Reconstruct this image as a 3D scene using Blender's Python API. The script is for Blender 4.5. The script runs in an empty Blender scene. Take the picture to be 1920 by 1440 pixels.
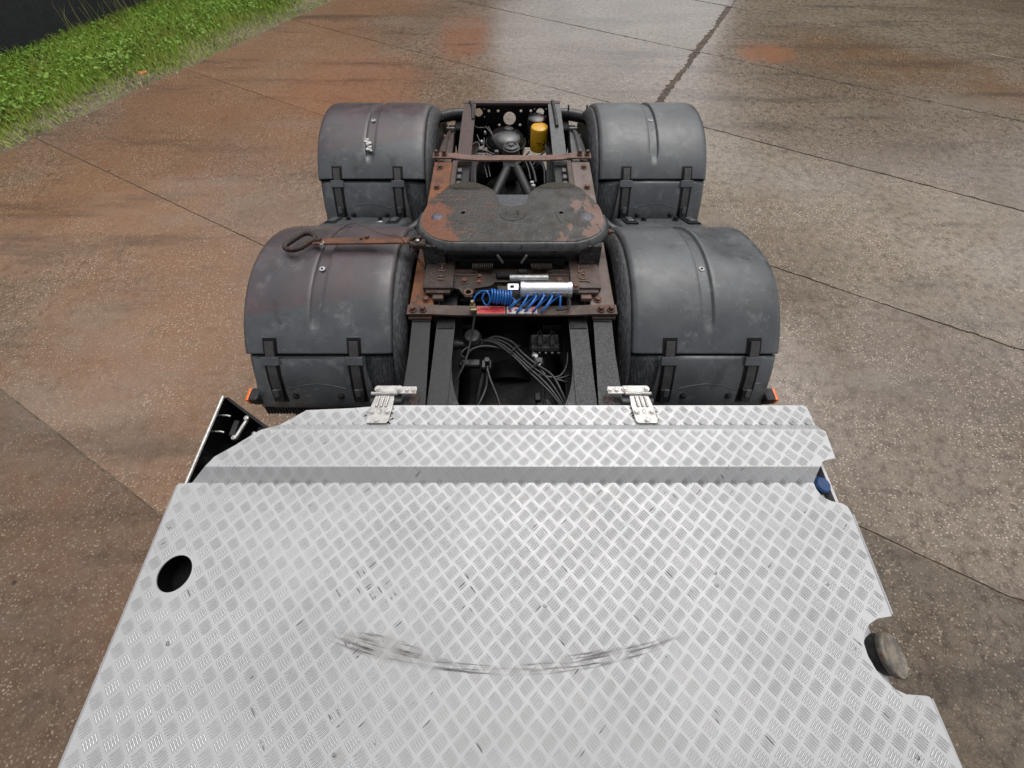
import bpy, bmesh, math, random
from mathutils import Vector, Matrix
from mathutils.geometry import tessellate_polygon

R = math.radians
rnd = random.Random(7)
scene = bpy.context.scene
col = scene.collection

# ------------------------------------------------------------------ camera, sky, sun, exposure
cam_data = bpy.data.cameras.new('camera')
cam_data.sensor_fit = 'HORIZONTAL'
cam_data.sensor_width = 36.0
cam_data.lens = 36.0 * 720.0 / 1920.0
cam_data.clip_start = 0.02
cam_data.clip_end = 2000
cam = bpy.data.objects.new('camera', cam_data)
col.objects.link(cam)
cam.location = (0, 0, 2.38)
cam.rotation_euler = (R(30), 0, 0)
scene.camera = cam

SUN_EL, SUN_AZ = R(66), R(25)          # azimuth from +Y towards +X
world = bpy.data.worlds.new('World')
scene.world = world
world.use_nodes = True
wn = world.node_tree
wn.nodes.clear()
sky = wn.nodes.new('ShaderNodeTexSky')
sky.sky_type = 'NISHITA'
sky.sun_disc = False
sky.sun_elevation = SUN_EL
sky.sun_rotation = SUN_AZ
sky.air_density = 1.0
sky.dust_density = 4.0
sky.ozone_density = 1.0
hs = wn.nodes.new('ShaderNodeHueSaturation')
hs.inputs['Saturation'].default_value = 0.22
bg = wn.nodes.new('ShaderNodeBackground')
bg.inputs['Strength'].default_value = 0.13
wo = wn.nodes.new('ShaderNodeOutputWorld')
wn.links.new(sky.outputs[0], hs.inputs['Color'])
wn.links.new(hs.outputs[0], bg.inputs['Color'])
wn.links.new(bg.outputs[0], wo.inputs['Surface'])

sun_data = bpy.data.lights.new('sun', 'SUN')
sun_data.energy = 0.7
sun_data.angle = R(60)
sun_data.color = (1.0, 0.97, 0.93)
sun = bpy.data.objects.new('sun', sun_data)
col.objects.link(sun)
sd = Vector((math.sin(SUN_AZ) * math.cos(SUN_EL), math.cos(SUN_AZ) * math.cos(SUN_EL), math.sin(SUN_EL)))
sun.rotation_euler = sd.to_track_quat('Z', 'Y').to_euler()
sun.location = (0, 0, 20)

scene.view_settings.view_transform = 'Standard'
scene.view_settings.look = 'None'
scene.view_settings.exposure = 0.40
scene.view_settings.gamma = 1.0
scene.view_settings.use_curve_mapping = False

# ------------------------------------------------------------------ material helpers
class NT:
    def __init__(self, name):
        self.m = bpy.data.materials.new(name)
        self.m.use_nodes = True
        self.t = self.m.node_tree
        self.b = self.t.nodes['Principled BSDF']
        self._pos = None
    def node(self, kind, **kw):
        n = self.t.nodes.new(kind)
        for k, v in kw.items():
            setattr(n, k, v)
        return n
    def set(self, sock, v):
        if hasattr(v, 'links') or isinstance(v, bpy.types.NodeSocket):
            self.t.links.new(v, sock)
        else:
            sock.default_value = v
    @property
    def pos(self):
        if self._pos is None:
            self._pos = self.node('ShaderNodeNewGeometry').outputs['Position']
        return self._pos
    def mapping(self, scale=(1, 1, 1), rot=(0, 0, 0), loc=(0, 0, 0), vec=None):
        n = self.node('ShaderNodeMapping')
        self.set(n.inputs['Vector'], vec if vec is not None else self.pos)
        n.inputs['Scale'].default_value = scale
        n.inputs['Rotation'].default_value = rot
        n.inputs['Location'].default_value = loc
        return n.outputs[0]
    def noise(self, scale, detail=4, rough=0.55, vec=None, dist=0.0):
        n = self.node('ShaderNodeTexNoise')
        self.set(n.inputs['Vector'], vec if vec is not None else self.pos)
        n.inputs['Scale'].default_value = scale
        n.inputs['Detail'].default_value = detail
        n.inputs['Roughness'].default_value = rough
        n.inputs['Distortion'].default_value = dist
        return n.outputs[0]
    def voronoi(self, scale, vec=None, feature='F1', out='Distance', rand=1.0):
        n = self.node('ShaderNodeTexVoronoi', feature=feature)
        self.set(n.inputs['Vector'], vec if vec is not None else self.pos)
        n.inputs['Scale'].default_value = scale
        if 'Randomness' in n.inputs:
            n.inputs['Randomness'].default_value = rand
        return n.outputs[out]
    def math(self, op, a, b=0.0, c=0.0):
        n = self.node('ShaderNodeMath', operation=op)
        self.set(n.inputs[0], a)
        self.set(n.inputs[1], b)
        if op in ('MULTIPLY_ADD',):
            self.set(n.inputs[2], c)
        return n.outputs[0]
    def ramp(self, v, lo, hi, a=0.0, b=1.0, smooth=True):
        n = self.node('ShaderNodeMapRange')
        n.interpolation_type = 'SMOOTHSTEP' if smooth else 'LINEAR'
        self.set(n.inputs['Value'], v)
        n.inputs['From Min'].default_value = lo
        n.inputs['From Max'].default_value = hi
        n.inputs['To Min'].default_value = a
        n.inputs['To Max'].default_value = b
        return n.outputs[0]
    def mix(self, f, a, b):
        n = self.node('ShaderNodeMix', data_type='RGBA')
        self.set(n.inputs[0], f)
        self.set(n.inputs[6], a if isinstance(a, bpy.types.NodeSocket) else (*a, 1) if len(a) == 3 else a)
        self.set(n.inputs[7], b if isinstance(b, bpy.types.NodeSocket) else (*b, 1) if len(b) == 3 else b)
        return n.outputs[2]
    def xyz(self):
        n = self.node('ShaderNodeSeparateXYZ')
        self.set(n.inputs[0], self.pos)
        return n.outputs
    def bump(self, h, strength=0.3, dist=0.01):
        n = self.node('ShaderNodeBump')
        self.set(n.inputs['Strength'], strength)
        n.inputs['Distance'].default_value = dist
        self.set(n.inputs['Height'], h)
        self.t.links.new(n.outputs[0], self.b.inputs['Normal'])
    def out(self, color=None, rough=None, metal=None, spec=None, coat=None):
        if color is not None:
            self.set(self.b.inputs['Base Color'], color if isinstance(color, bpy.types.NodeSocket) else (*color, 1))
        if rough is not None:
            self.set(self.b.inputs['Roughness'], rough)
        if metal is not None:
            self.set(self.b.inputs['Metallic'], metal)
        if spec is not None:
            self.set(self.b.inputs['Specular IOR Level'], spec)
        if coat is not None:
            self.set(self.b.inputs['Coat Weight'], coat)
            self.b.inputs['Coat Roughness'].default_value = 0.12
        return self.m

def worn(name, c1, c2, scale=8, rough=0.5, metal=0.0, c3=None, s3=30, t3=0.62, bump=0.15, bd=0.003, bscale=60, coat=None, spec=None):
    n = NT(name)
    c = n.mix(n.ramp(n.noise(scale, 5, 0.6), 0.35, 0.65), c1, c2)
    if c3 is not None:
        c = n.mix(n.ramp(n.noise(s3, 5, 0.65), t3 - 0.05, t3 + 0.06), c, c3)
    r = n.ramp(n.noise(scale * 2.3, 4), 0.3, 0.7, max(0.03, rough - 0.1), min(1, rough + 0.12))
    n.bump(n.noise(bscale, 4, 0.6), bump, bd)
    return n.out(c, r, metal, spec, coat)

M = {}
M['black_steel'] = worn('black_steel', (.011, .011, .012), (.02, .02, .021), 14, .36, 0, (.04, .03, .024), 26, .68)
M['black_deep'] = worn('black_deep', (.0035, .0035, .004), (.006, .006, .006), 10, .5, 0, (.012, .009, .007), 18, .66, bump=.3, bd=.006, spec=.25)
M['rail_grey'] = worn('rail_grey', (.085, .084, .084), (.11, .108, .106), 14, .42, 0, (.05, .046, .044), 40, .64)
M['rail_dark'] = worn('rail_dark', (.018, .018, .019), (.022, .022, .023), 60, .42, 0, (.014, .013, .012), 90, .64, spec=.35)
M['rail_rust'] = worn('rail_rust', (.085, .045, .036), (.05, .04, .038), 30, .55, 0, (.13, .05, .026), 40, .60, bump=.4)
M['rust_orange'] = worn('rust_orange', (.20, .066, .016), (.13, .046, .015), 9, .62, 0, (.055, .028, .018), 26, .58, bump=.3)
M['rust_brown'] = worn('rust_brown', (.090, .056, .042), (.058, .040, .032), 12, .6, 0, (.12, .052, .022), 18, .62, bump=.3)
M['rust_pink'] = worn('rust_pink', (.19, .105, .076), (.12, .07, .054), 20, .62, 0, (.14, .085, .06), 35, .62)
M['rust_taupe'] = worn('rust_taupe', (.16, .115, .095), (.12, .085, .07), 10, .55, 0, (.09, .06, .048), 30, .62)
M['rust_dark'] = worn('rust_dark', (.040, .022, .013), (.020, .013, .009), 14, .62, 0, (.11, .05, .02), 30, .63, bump=.5, bd=.006)
M['bolt_rust'] = worn('bolt_rust', (.13, .05, .03), (.07, .032, .022), 40, .6, 0)
M['bracket_brown'] = worn('bracket_brown', (.10, .075, .066), (.07, .05, .045), 18, .5, 0, (.12, .055, .03), 30, .6)
M['rubber'] = worn('rubber', (.014, .014, .015), (.025, .024, .024), 12, .62, 0, (.05, .045, .038), 16, .60, bump=.3)
M['tyre'] = worn('tyre', (.018, .017, .016), (.035, .03, .026), 9, .75, 0, (.06, .05, .038), 14, .58, bump=.4)
M['pit_grey'] = worn('pit_grey', (.030, .030, .030), (.02, .02, .02), 30, .45, 0)
M['bay_grey'] = worn('bay_grey', (.085, .085, .085), (.05, .05, .05), 40, .45, 0, (.02, .018, .016), 60, .6)
M['valve_alu'] = worn('valve_alu', (.22, .22, .215), (.10, .10, .095), 40, .5, .5, (.04, .035, .03), 50, .6)
M['hose'] = worn('hose', (.012, .012, .012), (.02, .02, .02), 20, .34, 0, bump=.05)
M['strap'] = worn('strap', (.036, .033, .033), (.05, .046, .045), 30, .5, 0, bump=.1)
M['gloss_black'] = worn('gloss_black', (.012, .012, .013), (.018, .018, .019), 6, .16, 0, (.05, .012, .014), 5, .58, bump=.02, coat=.25)  # maroon reflection on the black tank painted in as blotches
M['locker_black'] = worn('locker_black', (.004, .004, .004), (.006, .006, .006), 6, .15, 0, bump=.02)
M['bright_steel'] = worn('bright_steel', (.50, .485, .46), (.40, .385, .365), 30, .42, .6, (.32, .3, .27), 34, .66, bump=.1)
M['dull_alu'] = worn('dull_alu', (.34, .34, .34), (.24, .24, .24), 25, .42, .8)
M['cyl_alu'] = worn('cyl_alu', (.84, .85, .87), (.78, .79, .8), 6, .24, .9, bump=.03)
M['tank_alu'] = worn('tank_alu', (.62, .63, .64), (.55, .56, .57), 6, .42, .35, bump=.03)
M['yellow'] = worn('yellow', (.72, .40, .02), (.66, .34, .015), 8, .33, 0, (.45, .2, .02), 30, .7, bump=.05)
M['blue_hose'] = worn('blue_hose', (.018, .16, .50), (.012, .11, .38), 30, .25, 0, bump=.02)
M['blue_cap'] = worn('blue_cap', (.018, .075, .20), (.022, .06, .15), 14, .35, 0, bump=.05)
M['orange_lens'] = worn('orange_lens', (.85, .17, .005), (.8, .14, .004), 10, .2, 0, bump=.02)
M['red_label'] = worn('red_label', (.62, .022, .03), (.52, .02, .028), 40, .35, 0, bump=.02)
M['label_white'] = worn('label_white', (.62, .60, .60), (.5, .46, .46), 30, .4, 0, bump=.02)
M['label_pink'] = worn('label_pink', (.72, .20, .21), (.66, .16, .17), 30, .4, 0, bump=.02)
M['label_dark'] = worn('label_dark', (.16, .004, .01), (.10, .004, .008), 30, .4, 0, bump=.02)
M['white_dirt'] = worn('white_dirt', (.62, .62, .6), (.45, .45, .43), 60, .7, 0)
M['brass'] = worn('brass', (.35, .29, .16), (.2, .18, .12), 60, .4, .6)
M['chain'] = worn('chain', (.09, .09, .09), (.05, .05, .05), 40, .4, .5)

def fender_material(name, red):
    n = NT(name)
    c = n.mix(n.ramp(n.noise(5, 5, .6), .35, .68), (.060, .065, .069), (.085, .091, .095))
    # pale scuffs and scratches
    v1 = n.mapping((3, 26, 3), (0, 0, R(28)))
    scr = n.ramp(n.noise(6, 6, .72, v1), .57, .70)
    pat = n.ramp(n.noise(3.3, 3), .5, .68)
    c = n.mix(n.math('MULTIPLY', n.math('MULTIPLY', scr, pat), .8), c, (.30, .31, .32))
    c = n.mix(n.math('MULTIPLY', n.ramp(n.noise(11, 7, .75), .52, .70), .55), c, (.19, .196, .20))
    v2 = n.mapping((26, 3, 3), (0, 0, R(-18)))
    c = n.mix(n.math('MULTIPLY', n.ramp(n.noise(5, 6, .75, v2), .62, .70), n.math('MULTIPLY', n.ramp(n.noise(2.4, 3, .5, n.mapping(loc=(6, 2, 2))), .48, .62), .7)), c, (.26, .27, .28))
    c = n.mix(n.math('MULTIPLY', n.ramp(n.noise(7, 5, .6, n.mapping(loc=(3, 1, 9))), .60, .70), .5), c, (.03, .03, .031))
    if red:  # redder beyond a slanting line on each left fender
        x, y, z = n.xyz()
        wv = n.math('MULTIPLY', n.math('SUBTRACT', n.noise(6, 4), .5), .03)
        yy = n.math('ADD', n.math('ADD', y, wv), n.math('MULTIPLY', x, -.14))
        f1 = n.math('MULTIPLY', n.ramp(yy, 1.265, 1.285), n.ramp(yy, 2.16, 2.10))
        f2 = n.ramp(yy, 2.553, 2.571)
        f = n.math('MULTIPLY', n.math('ADD', f1, f2), n.ramp(n.noise(5, 6, .7), .30, .62, .35, 1))
        c = n.mix(n.math('MULTIPLY', f, .55), c, (.098, .052, .054))
    r = n.ramp(n.noise(9, 6, .7), .3, .7, .24, .44)
    n.bump(n.math('ADD', n.noise(160, 3), n.math('MULTIPLY', n.noise(4, 3), 1.5)), .10, .003)
    return n.out(c, r, 0, .5)
M['fender'] = fender_material('fender_plastic', False)
M['fender_red'] = fender_material('fender_plastic_red_tint', True)
def brushed(name):
    n = NT(name)
    s = n.noise(30, 5, .7, n.mapping((6, 1, 1.2), (0, 0, R(20))))
    c = n.mix(n.ramp(s, .45, .66), (.022, .023, .025), (.085, .088, .092))
    n.bump(s, .5, .004)
    return n.out(c, .55, 0)
M['fender_inner'] = brushed('fender_inner_plastic')

def plate_grease():
    n = NT('fifth_wheel_steel')
    x, y, z = n.xyz()
    base = n.mix(n.ramp(n.noise(9, 6, .65), .38, .62), (.015, .0125, .010), (.036, .030, .022))
    base = n.mix(n.math('MULTIPLY', n.ramp(n.noise(85, 5, .75), .48, .60), .75), base, (.020, .017, .014))
    base = n.mix(n.ramp(n.noise(190, 2, .5), .66, .72), base, (.20, .185, .15))
    jag = n.math('MULTIPLY', n.math('SUBTRACT', n.noise(10, 7, .7), .5), .55)
    # bare orange rust on the left horn
    dl = n.math('ADD', n.math('ADD', n.math('MULTIPLY', x, -1.0), n.math('MULTIPLY', y, -.55)), jag)
    fl = n.ramp(dl, -.60, -.545)
    rl = n.mix(n.noise(40, 4), (.20, .056, .010), (.085, .028, .011))
    # pink brown rust on the right horn, broken by dark grease islands
    dr = n.math('ADD', n.math('ADD', x, n.math('MULTIPLY', y, -.32)), n.math('MULTIPLY', jag, 1.5))
    fr = n.ramp(dr, -.22, -.19)
    isl = n.ramp(n.noise(13, 5, .6, n.mapping((1, .55, 1), (0, 0, R(35)))), .50, .54)
    fr = n.math('MULTIPLY', fr, n.math('SUBTRACT', 1.0, isl))
    rr = n.mix(n.noise(35, 5), (.18, .092, .062), (.12, .066, .048))
    c = n.mix(fr, base, rr)
    c = n.mix(fl, c, rl)
    # streaks of rust across the left horn
    st = n.ramp(n.noise(5, 6, .7, n.mapping((1.2, 11, 1))), .54, .62)
    c = n.mix(n.math('MULTIPLY', n.math('MULTIPLY', st, n.ramp(x, -.02, -.25)), .75), c, (.15, .046, .017))
    n.bump(n.math('ADD', n.noise(60, 6, .7), n.math('MULTIPLY', n.noise(8, 5), .8)), .5, .006)
    return n.out(c, n.ramp(n.noise(18, 5), .3, .7, .26, .68), 0)
M['plate'] = plate_grease()
M['grease'] = worn('grease', (.010, .009, .008), (.024, .021, .018), 30, .5, 0, (.05, .042, .03), 60, .62, bump=1.0, bd=.012, bscale=45)
M['jaw_grey'] = worn('jaw_grey', (.07, .075, .082), (.05, .054, .06), 40, .5, 0, (.03, .03, .032), 70, .6, bump=.6, bd=.006)
M['plate_edge'] = worn('plate_edge', (.075, .078, .08), (.05, .05, .05), 18, .4, .2, (.035, .03, .026), 40, .58)
M['boss'] = worn('boss', (.13, .12, .14), (.08, .075, .085), 90, .5, .3, (.05, .04, .04), 120, .6, bump=.6, bd=.004)
M['moss'] = worn('moss', (.020, .022, .010), (.034, .027, .017), 40, .8, 0, (.05, .04, .028), 60, .56, bump=.6, bd=.006)

def deck_material(name, bars, k):
    n = NT(name)
    x, y, z = n.xyz()
    c = n.mix(n.ramp(n.noise(3, 4), .35, .65), (.58 * k, .58 * k, .58 * k), (.52 * k, .52 * k, .52 * k))
    c = n.mix(n.math('MULTIPLY', n.ramp(n.noise(34, 4, .6), .55, .75), .25), c, (.42, .41, .40))
    # curved scuff
    xx = n.math('ADD', x, .02)
    arc = n.math('SUBTRACT', y, n.math('MULTIPLY_ADD', n.math('MULTIPLY', xx, xx), .30, -.168))
    cmb = n.node('ShaderNodeCombineXYZ')
    n.set(cmb.inputs[0], n.math('MULTIPLY', x, 5)); n.set(cmb.inputs[1], n.math('MULTIPLY', arc, 130))
    streak = n.ramp(n.noise(1.0, 6, .7, cmb.outputs[0]), .46, .58)
    width = n.ramp(n.math('ABSOLUTE', n.math('ADD', x, .36)), .0, .22, .032, .013)
    width = n.math('ADD', width, n.ramp(n.math('ABSOLUTE', n.math('SUBTRACT', x, .22)), .0, .22, .008, 0.0))
    ctr = n.math('SUBTRACT', arc, n.math('MULTIPLY', width, .8))
    band = n.ramp(n.math('DIVIDE', n.math('ABSOLUTE', ctr), width), .75, 1.1, 1, 0)
    ends = n.math('MULTIPLY', n.ramp(x, -.56, -.42), n.ramp(x, .53, .40))
    gap = n.ramp(n.math('ABSOLUTE', n.math('SUBTRACT', x, -.005)), .02, .07, .35, 1)
    wob = n.ramp(n.noise(9, 3), .3, .55)
    f = n.math('MULTIPLY', n.math('MULTIPLY', band, streak), n.math('MULTIPLY', ends, n.math('MULTIPLY', gap, wob)))
    soft = n.math('MULTIPLY', n.math('MULTIPLY', band, ends), n.ramp(x, -.2, -.36, .16, .60))
    c = n.mix(soft, c, (.36, .345, .33))
    c = n.mix(f, c, (.07, .07, .07))
    if bars:
        isl = n.node('ShaderNodeNewGeometry').outputs['Random Per Island']
        near = n.ramp(n.noise(6.5, 3, .5, n.mapping(loc=(2.2, 5.1, 0))), .60, .74, .994, .72)
        rub = n.math('MULTIPLY', n.math('GREATER_THAN', isl, near), n.ramp(n.noise(70, 3), .40, .52))
        c = n.mix(n.math('MULTIPLY', rub, .85), c, (.07, .07, .07))
    spk = n.ramp(n.voronoi(26), .045, .03)
    rare = n.ramp(n.noise(5.5, 2), .66, .68)
    c = n.mix(n.math('MULTIPLY', spk, rare), c, (.05, .05, .05))
    n.bump(n.noise(220, 2), .05, .001)
    return n.out(c, n.ramp(n.noise(24, 4), .3, .7, .40, .54), .25)
M['deck'] = deck_material('tread_aluminium', False, .92)
M['deck_bar'] = deck_material('tread_aluminium_bars', True, 1.22)
M['deck_bar_shade'] = worn('tread_bar_shade', (.21, .208, .20), (.31, .306, .30), 4, .6, 0, bump=.05)  # shaded flanks of the tread bars, painted as dark collars

ND, MD = Vector((.49, .872, 0)).normalized(), Vector((.872, -.49, 0)).normalized()   # across / along the slabs
def ground_material():
    n = NT('concrete')
    x, y, z = n.xyz()
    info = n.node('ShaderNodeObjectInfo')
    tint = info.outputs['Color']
    warp = n.node('ShaderNodeMix', data_type='RGBA')
    warp.inputs[0].default_value = .006
    n.set(warp.inputs[6], n.pos)
    nz = n.node('ShaderNodeTexNoise'); n.set(nz.inputs['Vector'], n.pos); nz.inputs['Scale'].default_value = 60
    n.set(warp.inputs[7], nz.outputs['Color'])
    def stones(scale):
        nd = n.node('ShaderNodeTexVoronoi', feature='F1'); n.set(nd.inputs['Vector'], n.pos); nd.inputs['Scale'].default_value = scale
        sep = n.node('ShaderNodeSeparateColor'); n.set(sep.inputs[0], nd.outputs['Color'])
        return nd.outputs['Distance'], sep.outputs
    d1, c1 = stones(70)
    d2, c2 = stones(34)
    big = n.ramp(n.noise(.55, 5, .55), .36, .64)
    mort = n.mix(big, (.160, .120, .083), (.228, .182, .137))
    mort = n.mix(n.ramp(n.noise(14, 6, .7), .42, .68), mort, (.090, .064, .042))
    red = n.ramp(n.math('ADD', x, n.math('MULTIPLY', n.noise(.5, 4), 2.6)), 1.2, -1.2)
    red = n.math('MULTIPLY', red, n.ramp(n.noise(.42, 4, .6, n.mapping(loc=(7, 2, 0))), .34, .60, .30, 1))
    mort = n.mix(n.math('MULTIPLY', red, .78), mort, (.260, .136, .074))  # mirrored red of the buildings beyond, painted into the left ground
    # orange reflection painted as a spot, and a reddish-brown run on the far right slab
    sp = n.math('ADD', n.math('POWER', n.math('SUBTRACT', x, 3.62), 2), n.math('MULTIPLY', n.math('POWER', n.math('SUBTRACT', y, 6.82), 2), 1.6))
    sp = n.ramp(n.math('ADD', sp, n.math('MULTIPLY', n.math('SUBTRACT', n.noise(5, 5, .65), .5), .45)), .30, -.02)
    def patch(px, py, rad, kx):
        d_ = n.math('ADD', n.math('MULTIPLY', n.math('POWER', n.math('SUBTRACT', x, px), 2), kx), n.math('POWER', n.math('SUBTRACT', y, py), 2))
        return n.ramp(n.math('ADD', d_, n.math('MULTIPLY', n.math('SUBTRACT', n.noise(3, 5, .65), .5), rad)), rad, 0)
    sp2 = n.math('ADD', patch(-.72, 7.4, 1.3, 5.0), patch(-2.1, 5.9, 1.6, 1.2))  # orange-red wet reflections painted into the colour as two patches
    mm = n.math('ADD', n.math('MULTIPLY', x, MD.x), n.math('MULTIPLY', y, MD.y))
    nn = n.math('ADD', n.math('MULTIPLY', x, ND.x), n.math('MULTIPLY', y, ND.y))
    run = n.math('MULTIPLY', n.math('MULTIPLY', n.ramp(mm, -.6, .6), n.ramp(nn, 7.3, 7.9)), n.math('MULTIPLY', n.ramp(nn, 9.1, 8.5), n.ramp(n.noise(1.2, 4), .36, .58, .2, 1)))
    mort = n.mix(n.math('MULTIPLY', run, .75), mort, (.17, .088, .040))
    s1 = n.ramp(d1, .26, .44, 1, 0)
    tone = n.ramp(c1[0], .1, .9)
    sc = n.mix(tone, (.10, .073, .050), (.37, .28, .20))
    sc = n.mix(n.ramp(c1[1], .74, .82), sc, (.54, .45, .35))
    sc = n.mix(n.math('MULTIPLY', red, .40), sc, (.40, .235, .145))
    s2 = n.math('MULTIPLY', n.ramp(d2, .16, .27, 1, 0), n.ramp(c2[0], .74, .78))
    sc2 = n.mix(c2[1], (.14, .11, .08), (.55, .46, .36))
    expo = n.ramp(n.noise(1.7, 6, .65), .34, .62, .22, 1)
    c = n.mix(n.math('MULTIPLY', s1, expo), mort, sc)
    c = n.mix(n.math('MULTIPLY', s2, n.math('MULTIPLY', expo, .85)), c, sc2)
    c = n.mix(n.math('MULTIPLY', sp, .72), c, (.30, .115, .05))
    c = n.mix(n.math('MULTIPLY', n.math('MINIMUM', sp2, 1.0), .52), c, (.30, .125, .065))
    st = n.noise(1.3, 5, .6, n.mapping((.35, 2.2, 1), (0, 0, R(29))))
    c = n.mix(n.math('MULTIPLY', n.ramp(st, .50, .72), .50), c, (.045, .036, .028))
    blot = n.ramp(n.noise(3.1, 6, .7, n.mapping(loc=(4, 8, 1))), .58, .74)
    c = n.mix(n.math('MULTIPLY', blot, .40), c, (.05, .040, .032))
    pale = n.ramp(n.noise(.9, 5, .65, n.mapping((.5, 1.4, 1), (0, 0, R(29)), (3, 9, 2))), .52, .70)
    c = n.mix(n.math('MULTIPLY', pale, .30), c, (.27, .235, .19))
    spots = n.ramp(n.voronoi(2.2), .035, .02)
    c = n.mix(n.math('MULTIPLY', spots, .8), c, (.025, .02, .016))
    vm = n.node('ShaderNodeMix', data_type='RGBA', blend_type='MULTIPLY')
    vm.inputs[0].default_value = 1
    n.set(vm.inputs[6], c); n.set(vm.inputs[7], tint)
    fine = n.noise(230, 3, .6)
    fm = n.node('ShaderNodeMix', data_type='RGBA', blend_type='MULTIPLY')
    fm.inputs[0].default_value = 1
    n.set(fm.inputs[6], vm.outputs[2])
    fc = n.node('ShaderNodeCombineColor')
    for i_ in range(3): n.set(fc.inputs[i_], n.ramp(fine, .30, .70, .62, 1.38, False))
    n.set(fm.inputs[7], fc.outputs[0])
    vm = fm
    wet = n.ramp(n.math('ADD', n.noise(.55, 5, .6, n.mapping(loc=(1, 3, 5))), n.ramp(y, 2.5, 6.0, -.04, .28)), .38, .58)
    r = n.ramp(wet, 0, 1, .52, .15, False)
    h = n.math('ADD', n.math('MULTIPLY', s1, .5), n.math('MULTIPLY', n.noise(90, 4, .6), .6))
    n.bump(h, n.ramp(wet, 0, 1, .34, .14, False), .006)
    return n.out(vm.outputs[2], r, 0, n.ramp(wet, 0, 1, .3, .62, False))
M['concrete'] = ground_material()
def joint_material():
    n = NT('joint_fill')
    x, y, z = n.xyz()
    mm = n.math('ADD', n.math('MULTIPLY', x, MD.x), n.math('MULTIPLY', y, MD.y))
    nn = n.math('ADD', n.math('MULTIPLY', x, ND.x), n.math('MULTIPLY', y, ND.y))
    c = n.mix(n.ramp(n.noise(2.3, 5, .6), .34, .58), (.10, .076, .054), (.22, .178, .13))
    c = n.mix(n.ramp(n.noise(45, 4, .7), .52, .66), c, (.05, .038, .027))
    sand = n.ramp(n.math('ABSOLUTE', n.math('SUBTRACT', nn, 9.25)), .2, .1)
    c = n.mix(sand, c, (.36, .31, .235))
    moss = n.math('MULTIPLY', n.ramp(n.noise(1.1, 3), .5, .6), n.ramp(n.math('ABSOLUTE', n.math('SUBTRACT', nn, 7.28)), .2, .1))
    c = n.mix(n.math('MULTIPLY', moss, .6), c, (.15, .13, .05))
    crack = n.math('MULTIPLY', n.ramp(n.math('ABSOLUTE', n.math('ADD', mm, 1.05)), .10, .07), n.ramp(nn, 4.6, 5.2))
    c = n.mix(crack, c, n.mix(n.ramp(n.noise(9, 5, .7), .4, .6), (.045, .033, .025), (.105, .07, .045)))
    n.bump(n.noise(50, 5, .7), .8, .01)
    return n.out(c, .7, 0, .3)
M['joint'] = joint_material()
M['soil'] = worn('soil', (.07, .07, .03), (.13, .115, .06), 7, .9, 0, (.10, .13, .03), 12, .46, bump=.8, bd=.02, bscale=40)
M['wall'] = worn('dark_render', (.026, .026, .029), (.033, .033, .037), 4, .7, 0, (.055, .055, .06), 60, .62, bump=.5, bd=.01, bscale=70)

def grass_material(name, a, b, c3):
    n = NT(name)
    g = n.node('ShaderNodeNewGeometry')
    r = g.outputs['Random Per Island']
    c = n.mix(r, a, b)
    c = n.mix(n.ramp(n.noise(1.6, 4), .45, .7), c, c3)
    n.b.inputs['Subsurface Weight'].default_value = 0
    n.b.inputs['Subsurface Weight'].default_value = 0
    return n.out(c, .5, 0, .25)
M['grass'] = grass_material('grass_blades', (.12, .23, .016), (.27, .38, .040), (.26, .30, .045))
M['leaf'] = grass_material('weed_leaves', (.14, .28, .035), (.25, .40, .07), (.12, .22, .03))
M['straw'] = grass_material('dry_grass', (.22, .26, .05), (.42, .40, .14), (.20, .28, .045))
M['pebble'] = grass_material('pebbles', (.30, .27, .22), (.5, .46, .38), (.38, .34, .27))
M['dead_leaf'] = worn('dead_leaf', (.5, .24, .04), (.3, .12, .03), 30, .6)
M['red_clad'] = worn('red_cladding', (.36, .035, .025), (.30, .03, .022), 3, .5, 0, bump=.05)
M['dark_clad'] = worn('dark_cladding', (.06, .055, .04), (.08, .072, .052), 3, .6, 0)
M['cab_paint'] = worn('cab_paint', (.16, .175, .20), (.14, .155, .18), 3, .3, 0, bump=.02)

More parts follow.
